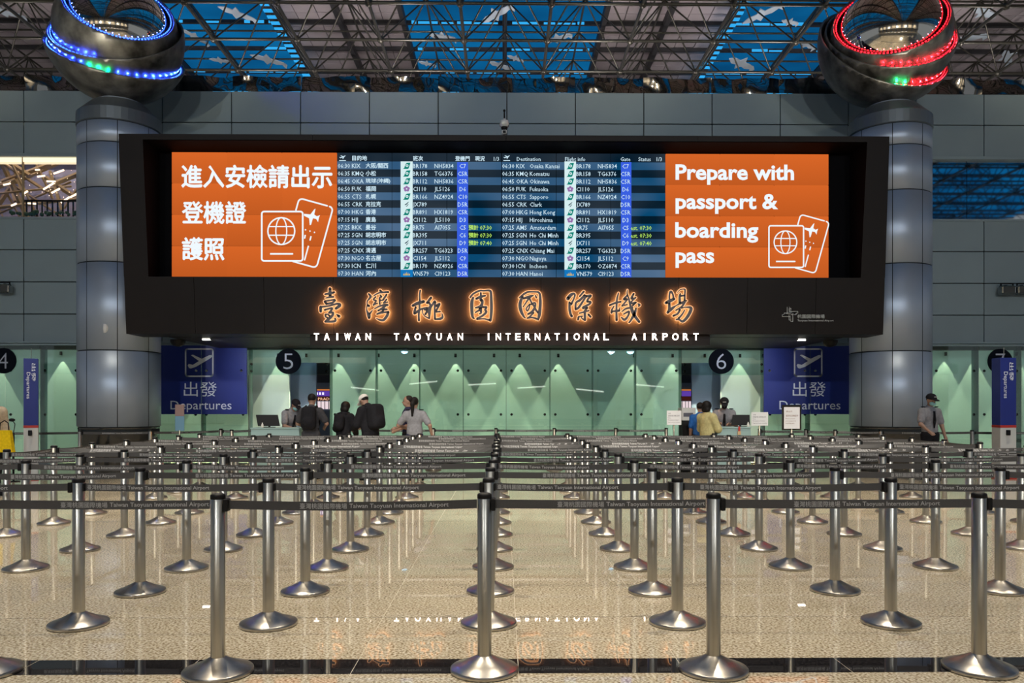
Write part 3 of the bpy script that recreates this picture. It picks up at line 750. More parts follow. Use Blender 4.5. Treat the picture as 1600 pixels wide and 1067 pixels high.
def px_quad(mb, x0, x1, y0, y1, Y):
    a = at(x0, y1, Y); b = at(x1, y0, Y); mb.add([(a.x, Y, a.z), (b.x, Y, a.z), (b.x, Y, b.z), (a.x, Y, b.z)], [(0,1,2,3)])
# orange notices
for (txt, x0, x1, y0, y1) in (('進入安檢請出示', 284, 518.5, 258.5, 293), ('登機證', 285, 384, 315, 349), ('護照', 285, 350, 371.5, 406)):
    a = at(x0, y1, YTx); b = at(x1, y0, YTx); mb = MB(); textfit(mb, txt, a.x, b.x, a.z, b.z, YTx, 2, 0.0, 0.013); mb.obj('notice_text', M['white_e'], bd)
for (txt, x0, x1, base, cap) in (('Prepare with', 1055.5, 1241, 280, 22.5), ('passport &', 1055.5, 1216, 325.5, 22.5), ('boarding', 1055, 1185, 370.5, 22.5), ('pass', 1055.5, 1116, 410, 22.5)):
    mb = MB(); ptext(mb, txt, x0, x1, base, cap, YTx, 3, 0.028); mb.obj('notice_text', M['white_e'], bd)
def strip(mb, pts, wd, Y, closed=False):
    """polyline drawn with a flat line of width wd, pts in pixels"""
    P = [at(p[0], p[1], Y) for p in pts]; n = len(P)
    sg = range(n if closed else n-1); k_ = at(800+1, 300, Y).x-at(800, 300, Y).x; h = wd*k_/2
    for i in sg:
        a = P[i]; b = P[(i+1) % n]; d = (b-a)
        if d.length < 1e-6: continue
        d.normalize(); nn = Vector((-d.z, 0, d.x))*h
        mb.add([a-nn, b-nn, b+nn, a+nn], [(0,1,2,3)])
        mb.add([(b.x+h*math.cos(t*math.pi/3), Y, b.z+h*math.sin(t*math.pi/3)) for t in range(6)], [(0,1,2,3,4,5)])
def rrect(cx, cy, wd, ht, r, an=0):
    pts = []
    for (sx, sy, a0) in ((1,-1,-90),(1,1,0),(-1,1,90),(-1,-1,180)):
        for k in range(5):
            a = math.radians(a0+22.5*k); pts.append((sx*(wd/2-r)+r*math.cos(a), sy*(ht/2-r)+r*math.sin(a)))
    c, s_ = math.cos(an), math.sin(an)
    return [(cx+c*x-s_*y, cy+s_*x+c*y) for x, y in pts]
def passport(ox, oy, sc):
    mb = MB(); f = lambda p: (ox+p[0]*sc, oy+p[1]*sc)
    # coordinates from the left icon: origin 410,310
    strip(mb, [f(p) for p in rrect(32, 60, 64, 77, 3.5)], 2.6*sc, YTx, True)
    card = rrect(72, 55, 55, 98, 6, math.radians(15.5))
    card = [f(p) for p in card]
    keep_ = []
    for p in card + [card[0]]:
        q = ((p[0]-ox)/sc, (p[1]-oy)/sc)
        inside = -1 < q[0] < 65.5 and 21 < q[1] < 99
        keep_.append(None if inside else p)
    run = []
    n = len(keep_)
    dense = []
    for i in range(n-1):
        a, b = (card+[card[0]])[i], (card+[card[0]])[i+1]
        for t in range(12):
            p = (a[0]+(b[0]-a[0])*t/12, a[1]+(b[1]-a[1])*t/12); q = ((p[0]-ox)/sc, (p[1]-oy)/sc)
            if -1 < q[0] < 65.5 and 21 < q[1] < 99:
                if len(run) > 1: strip(mb, run, 2.4*sc, YTx)
                run = []
            else: run.append(p)
    if len(run) > 1: strip(mb, run, 2.4*sc, YTx)
    cx, cy, R = 30.5, 52, 21
    circ = lambda rx_: [f((cx+rx_*math.cos(2*math.pi*i/32), cy+R*math.sin(2*math.pi*i/32))) for i in range(32)]
    strip(mb, circ(R), 2.2*sc, YTx, True); strip(mb, circ(8.5), 1.8*sc, YTx, True)
    strip(mb, [f((cx-19.5, cy-7)), f((cx+19.5, cy-7))], 1.8*sc, YTx); strip(mb, [f((cx-19.5, cy+6.5)), f((cx+19.5, cy+6.5))], 1.8*sc, YTx)
    strip(mb, [f((13, 87.5)), f((48, 87.5))], 2.6*sc, YTx)
    plane_ = [(66,25),(76,26),(82,18),(84,17),(82,26),(86,29),(91,27),(89,32),(88,38),(85,33),(80,32),(77,42),(75,43),(74,32),(66,28)]
    pp = [at(*f(p), YTx-0.001) for p in plane_]
    mb.poly([(p.x, p.y, p.z) for p in pp][::-1])
    for (u, v_) in ((68, 50), (75, 52), (82, 54)): strip(mb, [f((u-0.4, v_)), f((u+0.4, v_))], 2.4*sc, YTx)
    strip(mb, [f((68, 58)), f((67, 63))], 2.2*sc, YTx); strip(mb, [f((77, 60)), f((75.5, 66))], 2.2*sc, YTx); strip(mb, [f((73, 75)), f((67, 97))], 2.2*sc, YTx)
    mb.obj('passport_icon', M['white_e'], bd)
passport(409, 309, 1.0); passport(1201.5, 334.5, 0.845)
# flight tables
rowsdata = [('06:30','KIX','大阪/關西','Osaka Kansai','BR178','NH5834','C7','e',''),('06:35','KMQ','小松','Komatsu','BR158','TG6376','C5R','e',''),
 ('06:45','OKA','琉球(沖繩)','Okinawa','BR112','NH5836','C5R','e',''),('06:50','FUK','福岡','Fukuoka','CI110','JL5126','D6','c',''),
 ('06:55','CTS','札幌','Sapporo','BR166','NZ4924','C10','e',''),('06:55','CRK','克拉克','Clark','JX789','','D5R','j',''),
 ('07:00','HKG','香港','Hong Kong','BR891','HX1819','C5R','e',''),('07:15','HIJ','廣島','Hiroshima','CI112','JL5110','D3','c',''),
 ('07:25','BKK|AMS','曼谷','Amsterdam','BR75','AI7055','C5','e','07:30'),('07:25','SGN','胡志明市','Ho Chi Minh','BR395','','C6','e','07:30'),
 ('07:25','SGN','胡志明市','Ho Chi Minh','JX711','','D9','j','07:40'),('07:25','CNX','清邁','Chiang Mai','BR257','TG6323','D5R','e',''),
 ('07:30','NGO','名古屋','Nagoya','CI154','JL5112','C9','c',''),('07:30','ICN','仁川','Incheon','BR170','NZ4926|OZ6874','C5R','e',''),
 ('07:30','HAN','河內','Hanoi','VN579','CI9123','D5R','v','')]
def cjk(mb, s, x0, ymid, h, Y):
    wd = sum(h*1.0 if ord(c) > 255 else h*0.42 for c in s)
    a = at(x0, ymid+h/2, Y); b = at(x0+wd, ymid-h/2, Y); textfit(mb, s, a.x, b.x, a.z, b.z, Y, 1, 0.0, 0.0025)
def advance(s, cap):  # natural pixel width of latin text at this cap height, slightly condensed
    vs, _ = tm(s, 1, 0.0); a, b, c, d = ext(vs); return (b-a)/CAPH*cap*0.90
def lat(mb, s, x0, base, cap, Y, off=0.004): ptext(mb, s, x0, x0+advance(s, cap), base, cap, Y, 1, off)
for half in (0, 1):
    ox = 0 if half == 0 else 254.5
    dy = 0 if half == 0 else 0.7
    hd = MB()
    if half == 0:
        cjk(hd, '目的地', 550.5, 247, 7.6, YTx); cjk(hd, '班次', 645.5, 247.5, 7.6, YTx); cjk(hd, '登機門', 711.5, 247.7, 7.4, YTx); cjk(hd, '現況', 742.5, 247.9, 7.4, YTx); lat(hd, '1/3', 771.5, 251.3, 6.2, YTx)
    else:
        lat(hd, 'Destination', 807.5, 251.5, 6.2, YTx); lat(hd, 'Flight info', 883, 251.7, 6.2, YTx); lat(hd, 'Gate', 969.5, 251.8, 6.2, YTx); lat(hd, 'Status', 997.5, 251.8, 6.2, YTx); lat(hd, '1/3', 1026, 251.8, 6.2, YTx)
    ix = 530+ox*1.008
    pl_ = [(0,3.4),(1.2,3.0),(2.4,3.8),(4.6,2.9),(1.8,0.9),(3.0,0.6),(6.4,2.0),(9.2,0.7),(10.2,1.0),(8.0,2.9),(6.2,6.0),(5.2,6.2),(5.6,4.0),(1.9,5.0)]
    pp = [at(ix+p[0], 242.2+p[1], YTx) for p in pl_]; hd.poly([(p.x, p.y, p.z) for p in pp][::-1]); strip(hd, [(ix, 250.8), (ix+10, 250.8)], 1.3, YTx)
    tag(hd.obj('header_text', M['txt_e'], bd), kind='stuff')
    lw = MB(); x0, x1 = (626, 644.8) if half == 0 else (882, 900); px_quad(lw, x0, x1, 252.3, 421.3, YS-0.003); lw.obj('logo_column', M['logo_w'], bd)
    gb = MB(); px_quad(gb, x0+88.2, x1+86.5, 253.3, 433.4, YS-0.003); gb.obj('gate_column', M['gate_e'], bd)
    lb = MB(); px_quad(lb, x0, x1, 421.3, 433.4, YS-0.003); lb.obj('logo_column', M['logo_b'], bd)
    lg, lp, lk, ly_ = MB(), MB(), MB(), MB()
    for i, r in enumerate(rowsdata):
        ym = 259.0+dy*0.6+12.02*i; base = ym+3.3; mb = MB(); st = MB()
        tx = 528 if half == 0 else 784.8
        lat(mb, r[0], tx, base, 6.6, YTx); code = r[1].split('|')[half if '|' in r[1] else 0]; lat(mb, code, tx+21.8, base, 6.6, YTx)
        if half == 0: cjk(mb, r[2], tx+43.5, ym-0.2, 7.9, YTx)
        else: lat(mb, r[3], tx+43, base, 6.6, YTx)
        fx = 645.2 if half == 0 else 900.5
        lat(mb, r[4], fx, base+0.2, 6.6, YTx)
        sec = r[5].split('|')[half if '|' in r[5] else 0]
        if sec: lat(mb, sec, fx+33.7, base+0.2, 6.6, YTx)
        wgt = advance(r[6], 6.6); gc = 723 if half == 0 else 977.5
        lat(mb, r[6], gc-wgt/2, base+0.4, 6.6, YTx)
        tag(mb.obj('flight_row', M['txt_e'], bd), kind='stuff')
        if r[8]:
            if half == 0: cjk(st, '預計', 732.5, ym+0.2, 7.4, YTx); lat(st, r[8], 750, base+0.6, 6.4, YTx)
            else: lat(st, 'est. '+r[8], 985.5, base+0.5, 6.4, YTx)
            st.obj('status_text', M['yel_e'], bd)
        cx = (x0+x1)/2; Yl = YS-0.005
        if r[7] == 'e':
            for tgt, poly_ in ((lg, [(-6,5),(-4,3.5),(-1.5,-3),(0,-4.5),(6,-5),(3.4,3.5),(2,5)]),):
                tgt.poly([tuple(at(cx+p[0], ym+p[1], Yl)) for p in poly_][::-1])
            q = MB(); c0 = at(cx+0.6, ym-0.2, Yl-0.001); k_ = 2.3/71
            q.add([(c0.x+k_*math.cos(t*math.pi/5), c0.y, c0.z+k_*math.sin(t*math.pi/5)) for t in range(10)], [tuple(range(10))]); q.obj('logo_ring', M['logo_w'], bd)
            c0 = at(cx+0.6, ym-0.2, Yl-0.002); k_ = 0.9/71; lg.add([(c0.x+k_*math.cos(t*math.pi/4), c0.y, c0.z+k_*math.sin(t*math.pi/4)) for t in range(8)], [tuple(range(8))])
        elif r[7] == 'c':
            for t in range(5):
                a = math.radians(90+72*t); c0 = at(cx+3.0*math.cos(a), ym-2.6*math.sin(a), Yl); k_ = 2.2/71
                lp.add([(c0.x+k_*math.cos(u_*math.pi/4), c0.y-0.0002*t, c0.z+k_*math.sin(u_*math.pi/4)) for u_ in range(8)], [tuple(range(8))])
            q = MB(); c0 = at(cx, ym, Yl-0.002); q.add([(c0.x+0.018*math.cos(u_*math.pi/3), c0.y, c0.z+0.018*math.sin(u_*math.pi/3)) for u_ in range(6)], [tuple(range(6))]); q.obj('logo_ring', M['logo_w'], bd)
        elif r[7] == 'j':
            lk.poly([tuple(at(cx+p[0], ym+p[1], Yl)) for p in [(-3.5,1),(3,-4),(3.5,-3.5),(-1,1.5)]][::-1]); lk.poly([tuple(at(cx+p[0], ym+p[1], Yl)) for p in [(-1.5,4),(2.5,-0.5),(3,0),(0.5,3.5)]][::-1])
        else:
            for t in range(-2, 3):
                ly_.poly([tuple(at(cx+p[0], ym+p[1], Yl-0.0002*abs(t))) for p in [(2.2*t-1.0, 2.8), (2.4*t, -3+abs(t)*1.3), (2.2*t+1.0, 2.8)]][::-1])
    lg.obj('green_logo', M['logo_g'], bd); lp.obj('flower_logo', M['logo_p'], bd); lk.obj('dark_logo', M['logo_k'], bd); ly_.obj('lotus_logo', M['logo_y'], bd)
# hanging lintel under the board, behind the lit letters
MB().box(X(482, YB), X(1112, YB), YB+0.16, YBK, Z(539.5, YB+0.16), zb-0.002).obj('sign_lintel', M['frame'], bd)
MB().box(X(240, YB), X(1340, YB), YBK-0.05, GY-0.05, Z(527, YBK)-0.01, Z(527, YBK)+0.03).obj('service_tray', M['frame'], bd)
# lit latin letters
lx_ = [('TAIWAN', 490, 579.5), ('TAOYUAN', 615, 723.5), ('INTERNATIONAL', 759, 951.5), ('AIRPORT', 987, 1092)]
for (wd_, x0, x1) in lx_:
    n = len(wd_); cw = 8.6; step = (x1-x0-cw)/(n-1)
    for k, ch in enumerate(wd_):
        wch = {'I': 2.0, 'W': 9.6, 'T': 7.6, 'O': 9.4}.get(ch, 8.0)
        cx = x0+cw/2+k*step; Yl = YB-0.09
        vs, fs = tm(ch, 3, 0.006); a_, b_, c_, d_ = ext(vs); A = at(cx-wch/2, 531.3, Yl); B = at(cx+wch/2, 520.6, Yl)
        pv = [(A.x+(v[0]-a_)/(b_-a_)*(B.x-A.x), A.z+(v[1]-c_)/(d_-c_)*(B.z-A.z)) for v in vs]
        mb = MB(); mb.add([(p[0], Yl, p[1]) for p in pv], fs); o = mb.obj('lit_letter', M['letter_white'], bd)
        me = o.data; bm = bmesh.new(); bm.from_mesh(me); r_ = bmesh.ops.extrude_face_region(bm, geom=bm.faces[:]); bmesh.ops.translate(bm, vec=(0, 0.03, 0), verts=[q for q in r_['geom'] if isinstance(q, bmesh.types.BMVert)]); bmesh.ops.recalc_face_normals(bm, faces=bm.faces); bm.to_mesh(me); bm.free()
light('letter_glow', 'AREA', ((Lb+Rb)/2, YB-0.05, zb-0.02), 3, (1.0, 0.45, 0.22), ((Lb+Rb)/2, YB+0.2, zb-0.1), shape='RECTANGLE', size=8.0, size_y=0.04)
# brush characters: strokes (x, y, width) in 1/14.8 pixel
chars = [
 (485, [[(450,160,70),(455,330,70)],[(335,290,40),(450,270,60),(550,245,50)],[(350,380,25),(450,355,45),(535,350,40)],[(330,460,55),(370,510,60)],[(335,450,40),(560,415,40)],[(375,510,50),(500,490,50),(570,430,45)],
  [(235,690,60),(235,590,70),(270,580,50),(430,560,40),(620,510,50),(680,545,75),(590,620,60)],[(330,655,45),(490,610,45),(490,650,50),(430,720,45)],[(430,725,40),(520,715,50),(500,790,60),(400,880,65),(340,925,45)],
  [(350,760,50),(350,810,40),(400,835,40)],[(350,760,35),(400,755,35),(450,800,50)],[(340,925,50),(560,915,55),(570,850,40)],[(610,760,30),(660,800,75)]]),
 (560, [[(240,285,45),(280,340,60),(250,395,45),(205,450,30),(205,520,30),(240,560,65)],[(200,540,25),(190,650,30),(240,780,85),(245,840,60)],[(245,760,60),(325,660,20)],[(500,200,50),(530,240,70)],[(360,320,30),(470,260,35),(560,250,45),(690,240,50)],
  [(400,350,35),(350,405,40),(370,430,40),(410,440,40),(350,540,45)],[(350,530,40),(440,500,30)],[(500,310,30),(535,345,40),(490,380,45),(495,520,40)],[(495,430,45),(560,430,30)],[(650,300,45),(570,420,45)],[(650,410,40),(580,495,35)],[(580,495,35),(680,470,30)],
  [(375,625,30),(480,570,40),(600,540,50),(670,540,60)],[(640,540,50),(560,610,55),(455,670,40)],[(560,640,70),(660,640,40)],[(570,690,60),(430,750,40)],[(440,750,35),(600,710,40),(690,705,60)],[(690,700,60),(660,790,65),(575,890,60),(480,880,45),(410,845,20)]]),
 (635, [[(320,200,40),(305,300,40),(310,440,45)],[(145,555,60),(260,500,80),(400,460,70)],[(300,470,45),(300,640,45),(285,760,45),(290,900,50)],[(215,590,50),(185,730,60),(270,680,50)],[(185,735,60),(330,640,45),(480,600,40)],
  [(480,490,60),(570,370,60)],[(520,480,50),(560,560,60),(530,640,90),(530,790,50),(530,850,40)],[(530,850,40),(430,800,30),(375,720,25),(375,650,30)],[(420,650,40),(500,640,90)],[(440,750,50),(480,680,50)],[(570,590,40),(650,455,50),(670,490,50)],
  [(660,470,50),(655,600,45),(655,720,45),(660,860,50)],[(660,870,40),(780,860,60),(835,820,55),(825,740,25)],[(690,560,60),(770,510,50),(730,600,45),(680,680,50)],[(690,700,40),(780,690,40)]]),
 (722, [[(190,360,45),(260,280,45),(400,210,45),(500,210,40),(620,205,50),(665,240,60),(675,400,65),(680,600,70),(670,800,65),(655,900,60)],[(255,370,50),(225,480,80),(225,650,75),(240,800,65),(275,850,40)],[(435,260,45),(430,420,60)],[(330,395,55),(430,350,60),(540,325,40)],
  [(430,430,60),(470,440,60),(440,560,70),(310,605,35)],[(420,600,90),(440,720,45),(400,740,30)],[(310,710,35),(410,650,50)],[(480,590,50),(570,590,45),(530,650,50),(560,700,60),(470,790,50),(345,850,40)],[(345,870,40),(500,860,35),(600,880,45),(650,890,60)]]),
 (798, [[(190,375,25),(300,290,50),(400,240,45),(560,235,35),(660,260,50),(685,400,65),(680,600,75),(660,780,75),(635,880,45)],[(270,340,60),(215,520,80),(240,680,75),(300,800,50),(335,840,30)],[(290,390,45),(430,350,70),(520,320,30)],[(430,370,50),(350,490,35),(290,580,30)],
  [(430,370,50),(480,480,40),(540,560,50),(580,650,50),(640,720,50)],[(440,520,30),(360,620,35),(390,675,35),(430,600,35),(445,525,30)],[(480,520,50),(560,490,40),(570,560,45),(500,690,60),(400,750,45)],[(575,320,30),(595,370,45)],[(530,720,40),(440,810,40),(380,845,30)],[(380,845,35),(500,830,40),(600,860,50)]]),
 (875, [[(185,390,85),(250,310,80),(320,275,50),(345,320,45),(310,420,40),(260,520,60)],[(220,480,50),(225,650,60),(250,760,60),(275,800,60)],[(455,340,40),(550,230,50)],[(570,310,50),(470,420,60),(370,490,50),(360,630,50)],[(360,640,50),(430,600,55),(540,440,50),(600,340,45)],
  [(600,340,60),(720,320,50),(650,400,50),(630,460,50)],[(630,460,50),(710,470,50),(680,520,50),(540,590,50),(540,620,40)],[(540,610,50),(640,600,40),(580,680,60),(580,890,55)],[(450,730,35),(560,700,40),(670,670,35)],[(580,890,50),(510,850,30),(490,800,20)],[(430,820,50),(420,880,45)],[(430,810,35),(520,800,30)],[(660,760,50),(710,815,50)]]),
 (945, [[(320,260,30),(285,400,45),(270,620,45),(270,760,50),(275,890,60)],[(115,545,50),(250,490,50),(370,465,45)],[(210,570,30),(160,660,45),(155,720,50)],[(160,690,40),(330,670,60)],[(345,600,20),(340,670,40)],[(525,190,20),(520,280,30),(560,400,40),(590,540,50),(640,680,80),(700,800,70),(800,930,60)],
  [(530,310,45),(440,410,55),(520,410,45),(400,560,40)],[(400,560,40),(520,530,30)],[(670,280,50),(620,390,55),(720,370,35)],[(720,370,30),(600,480,40),(640,500,50),(730,475,35),(650,550,45)],[(400,690,30),(500,620,45),(640,600,50)],[(440,750,35),(560,690,50),(540,790,45),(460,880,60),(385,825,30)],
  [(725,610,35),(690,740,70),(600,900,45),(565,945,40)],[(770,510,30),(805,540,60),(780,575,25)]]),
 (1030, [[(240,440,40),(240,300,40),(270,225,50),(320,300,40),(330,400,50)],[(160,490,70),(260,440,80),(350,400,60)],[(235,500,60),(235,640,60),(200,715,60)],[(200,710,60),(300,620,70),(400,550,30),(520,490,60),(640,440,30)],[(415,260,15),(480,190,25),(560,170,30),(600,190,40),(595,300,40),(590,440,50)],
  [(490,280,35),(475,340,50),(480,500,60)],[(490,330,50),(590,320,40)],[(590,470,60),(530,570,45),(390,660,35)],[(480,650,50),(430,740,50),(330,790,50)],[(520,610,40),(620,590,30),(740,610,70),(700,740,75),(620,860,70),(540,920,60),(470,880,40),(400,875,40)],[(590,660,30),(530,760,40),(450,850,50)]])]
def catmull(pts, n=5):
    if len(pts) < 3: 
        return [tuple(pts[0][q]+(pts[1][q]-pts[0][q])*t/4 for q in range(3)) for t in range(5)]
    P = [pts[0]]+list(pts)+[pts[-1]]; out = []
    for i in range(1, len(P)-2):
        for t in range(n):
            u = t/n; out.append(tuple(0.5*((2*P[i][q])+(-P[i-1][q]+P[i+1][q])*u+(2*P[i-1][q]-5*P[i][q]+4*P[i+1][q]-P[i+2][q])*u*u+(-P[i-1][q]+3*P[i][q]-3*P[i+1][q]+P[i+2][q])*u**3) for q in range(3)))
    out.append(tuple(pts[-1])); return out
def brush(strokes, ox, Yf, grow, depth, wscale=1.0):
    mb = MB()
    for si, st in enumerate(strokes):
        pp = catmull(st); L_, R_ = [], []
        n = len(pp)
        for i, p in enumerate(pp):
            a = pp[max(0, i-1)]; b = pp[min(n-1, i+1)]; d = Vector((b[0]-a[0], b[1]-a[1])); 
            if d.length < 1e-6: d = Vector((1, 0))
            d.normalize(); h = p[2]/2*wscale+grow; nx, ny = -d.y, d.x
            L_.append((p[0]+nx*h, p[1]+ny*h)); R_.append((p[0]-nx*h, p[1]-ny*h))
        Y = Yf - 0.0006*(si % 7)
        def w3(q, dd=0): v_ = at(ox+q[0]/14.82, 440+q[1]/14.82, Y); return (v_.x, Y+dd, v_.z)
        vs = [w3(q) for q in L_]+[w3(q) for q in R_]+[w3(q, depth) for q in L_]+[w3(q, depth) for q in R_]
        fs = []
        for i in range(n-1): fs += [(i, i+1, n+i+1, n+i), (i, 2*n+i, 2*n+i+1, i+1), (n+i, n+i+1, 3*n+i+1, 3*n+i), (2*n+i, 3*n+i, 3*n+i+1, 2*n+i+1)]
        mb.add(vs, fs)
        for (p, k) in ((pp[0], 0), (pp[-1], 1)):   # round ends
            h = p[2]/2*wscale+grow; m = 10
            c2_ = [(p[0]+h*math.cos(2*math.pi*i/m), p[1]+h*math.sin(2*math.pi*i/m)) for i in range(m)]
            mb.add([w3(q) for q in c2_]+[w3(q, depth) for q in c2_], [tuple(range(m)), tuple(range(2*m-1, m-1, -1))]+[(i, m+i, m+(i+1) % m, (i+1) % m) for i in range(m)])
    return mb
for (ox, st) in chars:
    zc = Z(478, YB); yf = fy(zc)-0.11
    o = brush(st, ox, yf, 0, 0.02).obj('brush_character', M['letter_face'], bd)
    brush(st, ox, yf+0.024, 14, 0.014).obj('glow_backing', M['halo'], o); brush(st, ox, yf+0.045, -4, 0.006).obj('backlight', M['haloback'], o)
# small airport mark at the lower right
lg = MB(); ym_ = fy(Z(490, YB))-0.012
for pts in ([(1230,478.5),(1233.5,478.5),(1233.5,491.5),(1230,491.5)], [(1233,481.5),(1235.8,481.5),(1235.8,500),(1233,500)], [(1235.5,489),(1238.8,489),(1238.8,502.3),(1235.5,502.3)], [(1233,486.5),(1246.7,486.5),(1246.7,489.2),(1233,489.2)], [(1225.2,489.2),(1244,489.2),(1244,491.4),(1225.2,491.4)], [(1222.3,491.4),(1235.5,491.4),(1235.5,494.5),(1222.3,494.5)]):
    strip(lg, pts, 0.7, ym_, True)
a = at(1246, 497.3, ym_); b = at(1288.5, 491.3, ym_); textfit(lg, '桃園國際機場', a.x, b.x, a.z, b.z, ym_, 1, 0.0)
ptext(lg, 'Taoyuan International Airport', 1246, 1302.5, 502, 2.6, ym_, 1, 0.01)
lg.obj('airport_mark', mat('mark_print', (0.48, 0.50, 0.48, 1), 0.5), bd)

# ------------------------------------------------------------------ departures signs, number discs
def dep_sign(x0, x1, seam, side):
    Y = GY-0.06; a, b = X(x0, Y), X(x1, Y); zc0, zc1 = Z(647, Y), Z(540, Y); sm = X(seam, Y)
    s = thing('departures_sign', 'blue Departures sign on the glass front beside the %s pillar' % side, 'sign', ((a+b)/2, Y, zc0))
    ox, oz = (a+b)/2, zc0
    for (u, v) in ((a, sm-0.008), (sm+0.008, b)): MB().bbox(u-ox, v-ox, 0, 0.03, 0, zc1-oz, 0.004).obj('sign_panel', M['blue_sign'], s)
    mb = MB(); cx = seam-3.2; k = 1.0; Yq = Y-0.004
    strip(mb, rrect(cx, 566.5, 42.5, 42.5, 3), 2.3, Yq, True)
    pln = [(-18,5.5),(-16.5,3),(-10,4.5),(-0.5,-1.5),(-13,-10.5),(-10,-11.5),(4,-5),(15.5,-10.5),(19.5,-11),(20,-8),(17,-5.5),(-5,7.5),(-13,10.2),(-16,9.5)]
    pp = [at(cx+p[0], 565.5+p[1], Yq) for p in pln]; mb.poly([tuple(p) for p in pp][::-1])
    A = at(cx-24.2, 619.5, Yq); B = at(cx+27.5, 596.5, Yq); textfit(mb, '出發', A.x, B.x, A.z, B.z, Yq, 2, 0.0)
    ptext(mb, 'Departures', cx-45, cx+50.5, 639.5, 13.4, Yq, 3, 0.0)
    mb.v = [(v[0]-ox, v[1]-Y, v[2]-oz) for v in mb.v]; mb.obj('sign_print', M['white_vinyl'], s)
    for fx in (x0+9, seam-8, seam+8, x1-9):
        for fy_ in (579, 648.5):
            if fy_ > 640: continue
            q = at(fx, fy_, Y); l_ = link('fitting', fit, None, s, (q.x-ox, -0.002, q.z-oz))
dep_sign(240, 386, 314.5, 'left'); dep_sign(1193.5, 1337, 1266, 'right')
def disc(n, px, py, r=19.8):
    Y = GY-0.05; c = at(px, py, Y); R = r*Y/F
    s = thing('number_disc', 'round black disc with the white number %s on the glass header' % {'4':'four','5':'five','6':'six','7':'seven'}[n], 'sign', tuple(c))
    MB().lathe([(0, 0.0), (R, 0.0), (R, 0.025), (0, 0.025)], 48, M=Matrix.Rotation(math.radians(90), 4, 'X'), smooth=False).obj('disc_plate', M['disc'], s, (0, 0.025, 0))
    mb = MB(); vs, fs = tm(n, 4, -0.012); a_, b_, c_, d_ = ext(vs); h = R*1.22; wd = R*0.76
    mb.add([((v[0]-(a_+b_)/2)/(b_-a_)*wd, -0.006, (v[1]-(c_+d_)/2)/(d_-c_)*h) for v in vs], fs); mb.obj('numeral', M['disc_num'], s)
disc('5', 450.5, 564.5); disc('6', 1127, 564.5); disc('4', 5, 563.5); disc('7', 1563, 564.5)

# ------------------------------------------------------------------ totems
def totem(px0, px1, ptop, pbase, side, rot):
    Y = 16.7; k = F/Y; cx = X((px0+px1)/2, Y); wd = (px1-px0)/k
    zt_ = Z(ptop, Y); zm = Z(668, Y)
    s = thing('information_totem', 'tall totem with navy top reading Departures and white foot, by the %s pillar' % side, 'totem', (cx, Y, 0), rot)
    w2 = wd/(abs(math.cos(rot))+abs(math.sin(rot)))/2 if rot else wd/2
    d2 = w2 if rot else 0.15
    MB().bbox(-w2, w2, -d2, d2, zm+0.05, zt_, 0.006).obj('blue_top', M['blue_sign'], s)
    MB().bbox(-w2-0.002, w2+0.002, -d2-0.002, d2+0.002, zm, zm+0.05, 0.003).obj('red_band', M['red'], s)
    MB().bbox(-w2, w2, -d2, d2, 0.02, zm, 0.006).obj('white_foot', M['white'], s)
    MB().bbox(-w2-0.01, w2+0.01, -d2-0.01, d2+0.01, 0, 0.03, 0.004).obj('plinth', M['red'], s)
    faces = [(0.0, -d2-0.004)] 
    def side_text(Mx):
        mb = MB(); H = zt_-zm
        # rotated 90 degrees clockwise: text x runs downwards
        for (txt, za, zb_, xa, xb) in (('出發', 0.07, 0.33, 0.10, 0.66), ('Departures', 0.20, 0.58, -0.72, -0.08)):
            vs, fs = tm(txt, 2, 0.004); a_, b_, c_, d_ = ext(vs)
            mb.add([Mx @ Vector((w2*(xa+(v[1]-c_)/(d_-c_)*(xb-xa)), -d2-0.004, zt_-H*(za+(v[0]-a_)/(b_-a_)*(zb_-za)))) for v in vs], fs)
        mb.obj('totem_print', M['white_vinyl'], s)
    side_text(Matrix.Identity(4))
    if rot: side_text(Matrix.Rotation(math.radians(-90), 4, 'Z'))
    MB().bbox(-0.05, 0.02, -d2-0.05, -d2, zm-0.16, zm-0.05, 0.006).obj('belt_clip', M['black'], s)
    MB().tube((0, 0, zt_), (0, 0, zt_+0.22), 0.006, n=6).obj('antenna', M['steel'], s)
totem(35.5, 62, 561, 749, 'left', math.radians(28)); totem(1556, 1581, 559, 749, 'right', 0.0)

# ------------------------------------------------------------------ stanchions
def post_mesh():
    return MB().lathe([(0.0395, 0.07), (0.0395, 0.972), (0.037, 0.974)], 24).mesh('post')
PM = post_mesh(); PM.materials.append(M['steel'])
BM = MB().lathe([(0.0, 0.001), (0.188, 0.001), (0.192, 0.006), (0.192, 0.022), (0.186, 0.028), (0.12, 0.052), (0.06, 0.082), (0.0405, 0.094)], 40).mesh('base'); BM.materials.append(M['steel_base'])
KM = MB().lathe([(0.0385, 0.972), (0.041, 0.975), (0.041, 0.992), (0.038, 0.999), (0.0, 1.0)], 24).mesh('cap'); KM.materials.append(M['black'])
LM = MB().lathe([(0.033, 0.9995), (0.031, 1.003), (0.0, 1.004)], 20).mesh('lid'); LM.materials.append(M['lid'])
CM = MB().bbox(0.036, 0.062, -0.028, 0.028, 0.905, 0.975, 0.004).mesh('cassette'); CM.materials.append(M['black'])
EM = MB().bbox(0.036, 0.048, -0.02, 0.02, 0.915, 0.968, 0.003).mesh('clip'); EM.materials.append(M['black'])
pv, pf = tm('臺灣桃園國際機場', 2, 0.0); pa, pb, pc_, pd = ext(pv)
qv, qf = tm('Taiwan Taoyuan International Airport', 2, 0.008); qa, qb, qc, qd = ext(qv)
_bm = {}
